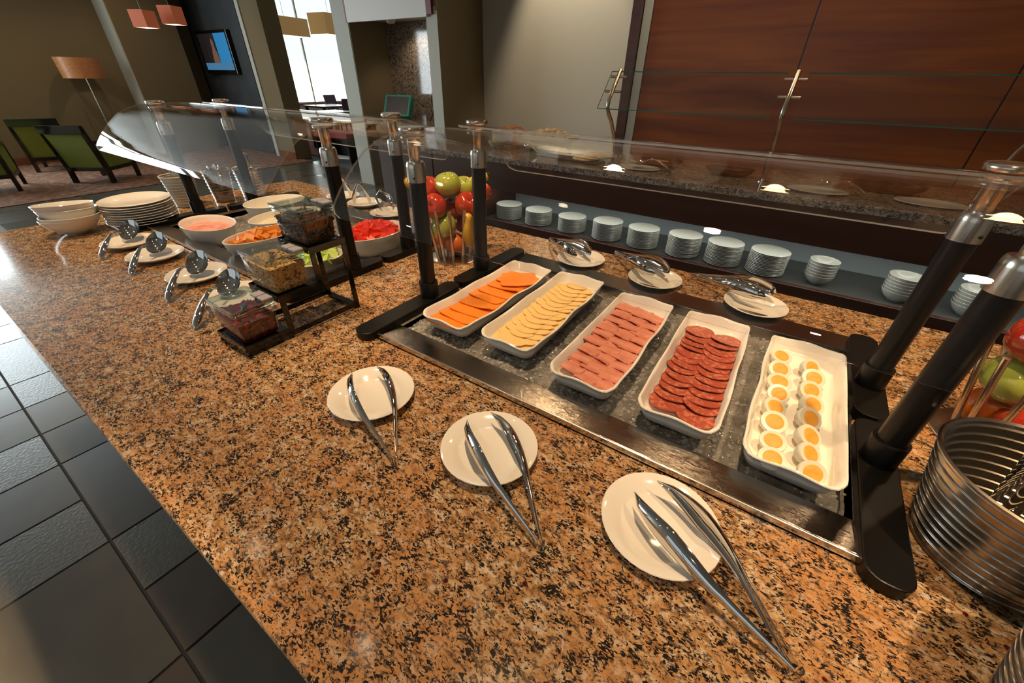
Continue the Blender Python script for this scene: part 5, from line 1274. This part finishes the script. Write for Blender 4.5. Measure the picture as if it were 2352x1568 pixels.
# pendants
def pendant(x, y, z0, z1, sx, sy, rz, m_, label, grp):
    t = thing('pendant_lamp', label, 'pendant lamp', (x, y, z0), rz, grp)
    h = z1 - z0; e = .004
    for a in ((-sx, sx, -sy, -sy + e), (-sx, sx, sy - e, sy), (-sx, -sx + e, -sy + e, sy - e), (sx - e, sx, -sy + e, sy - e)):
        obj('shade_panel', MB().box(*a, 0, h), M[m_], t)
    obj('diffuser', MB().box(-sx + e, sx - e, -sy + e, sy - e, .002, .006), M['lamp_glow'], t)
    obj('cord', MB().tube([(0, 0, h * .6), (0, 0, CEIL - z0)], .004, 6), M['steel_post'], t)
pendant(-9.0, 3.27, 1.10, 1.31, .115, .115, .5, 'red_shade', 'left small coral red cube pendant lamp', 'small red pendants')
pendant(-9.0, 3.67, 1.17, 1.40, .115, .115, .5, 'red_shade', 'right small coral red cube pendant lamp', 'small red pendants')
pendant(-11.6, 7.16, 1.32, 1.68, .30, .42, .15, 'tan_shade', 'left large tan box pendant lamp before the bright window', 'large tan pendants')
pendant(-11.6, 8.42, 1.42, 1.86, .30, .42, .15, 'tan_shade', 'right large tan box pendant lamp cut off by the pale jamb', 'large tan pendants')
# dining tables and chairs
def dtable(x, y, sx, sy, label):
    t = thing('dining_table', label, 'table', (x, y, FZ + .008)); obj('tabletop', MB().box(-sx, sx, -sy, sy, .70, .74), M['table'], t, bevel=.006)
    for a in (-1, 1):
        for b2 in (-1, 1): obj('leg', MB().box(a * (sx - .06) - .03, a * (sx - .06) + .03, b2 * (sy - .06) - .03, b2 * (sy - .06) + .03, 0, .70), M['black_metal'], t)
dtable(-11.2, 7.6, .45, .45, 'dark dining table by the bright window, left one'); dtable(-11.0, 9.2, .45, .45, 'dark dining table by the bright window, right one'); dtable(-9.3, 6.35, .40, .40, 'dark square table nearest the fruit well, seen through the guards')
def dchair():
    t = thing('dining_chair', 'x', 'chair', (0, 0, FZ + .008), 0, 'purple dining chairs')
    for a in (-1, 1):
        for b2 in (0, 1): obj('leg', MB().tube([(a * .19, -.18 + b2 * .38, 0), (a * .18, -.17 + b2 * .36, .43)], [.014, .02], 6), M['black_metal'], t)
    obj('seat', MB().box(-.22, .22, -.2, .22, .42, .49), M['purple_cloth'], t, bevel=.015)
    obj('backrest', MB().add([(-.21, -.21, .47), (.21, -.21, .47), (.21, -.15, .47), (-.21, -.15, .47), (-.22, -.29, .93), (.22, -.29, .93), (.22, -.25, .93), (-.22, -.25, .93)], [(0, 1, 5, 4), (1, 2, 6, 5), (2, 3, 7, 6), (3, 0, 4, 7), (4, 5, 6, 7), (0, 3, 2, 1)]), M['purple_cloth'], t, bevel=.01)
    return t
dc = dchair(); dc.location = (-11.0, 6.62, FZ + .008); dc.rotation_euler.z = .1; dc['label'] = 'purple dining chair at the left table before the window'
dup(dc, (-10.4, 7.62, FZ + .008), 1.3, 'purple dining chair with its back to the island, middle one by the window')
dup(dc, (-10.1, 8.15, FZ + .008), 1.5, 'purple dining chair beside the pale jamb, rightmost by the window')
dup(dc, (-12.2, 8.6, FZ + .008), -1.4, 'dining chair with a greenish lit back, right at the window')
rb_ = thing('magazine_cabinet', 'low black cabinet with white magazines and a red top by the pier', 'cabinet', (-7.75, 5.35, FZ + .002), .1)
obj('body', MB().box(-.45, .45, -.2, .2, 0, .06), M['black_metal'], rb_); obj('body_side', MB().box(-.45, -.42, -.2, .2, .06, .42), M['black_metal'], rb_); obj('body_side', MB().box(.42, .45, -.2, .2, .06, .42), M['black_metal'], rb_)
obj('back_board', MB().box(-.42, .42, .17, .2, .06, .42), M['black_metal'], rb_); obj('cushion', MB().box(-.46, .46, -.21, .21, .42, .52), M['red_cloth'], rb_, bevel=.02)
for k in range(3): tag(obj('magazine', MB().box(-.14, .14, -.10, .10, 0, .015), M['paper'], loc=(-8.00 + .26 * k, 5.29, FZ + .064 + .002 * k), rz=.2 * k - .1), 'white magazine in the low black cabinet, %s from the left' % ORD[k], 'magazine', 'magazines in the low cabinet')
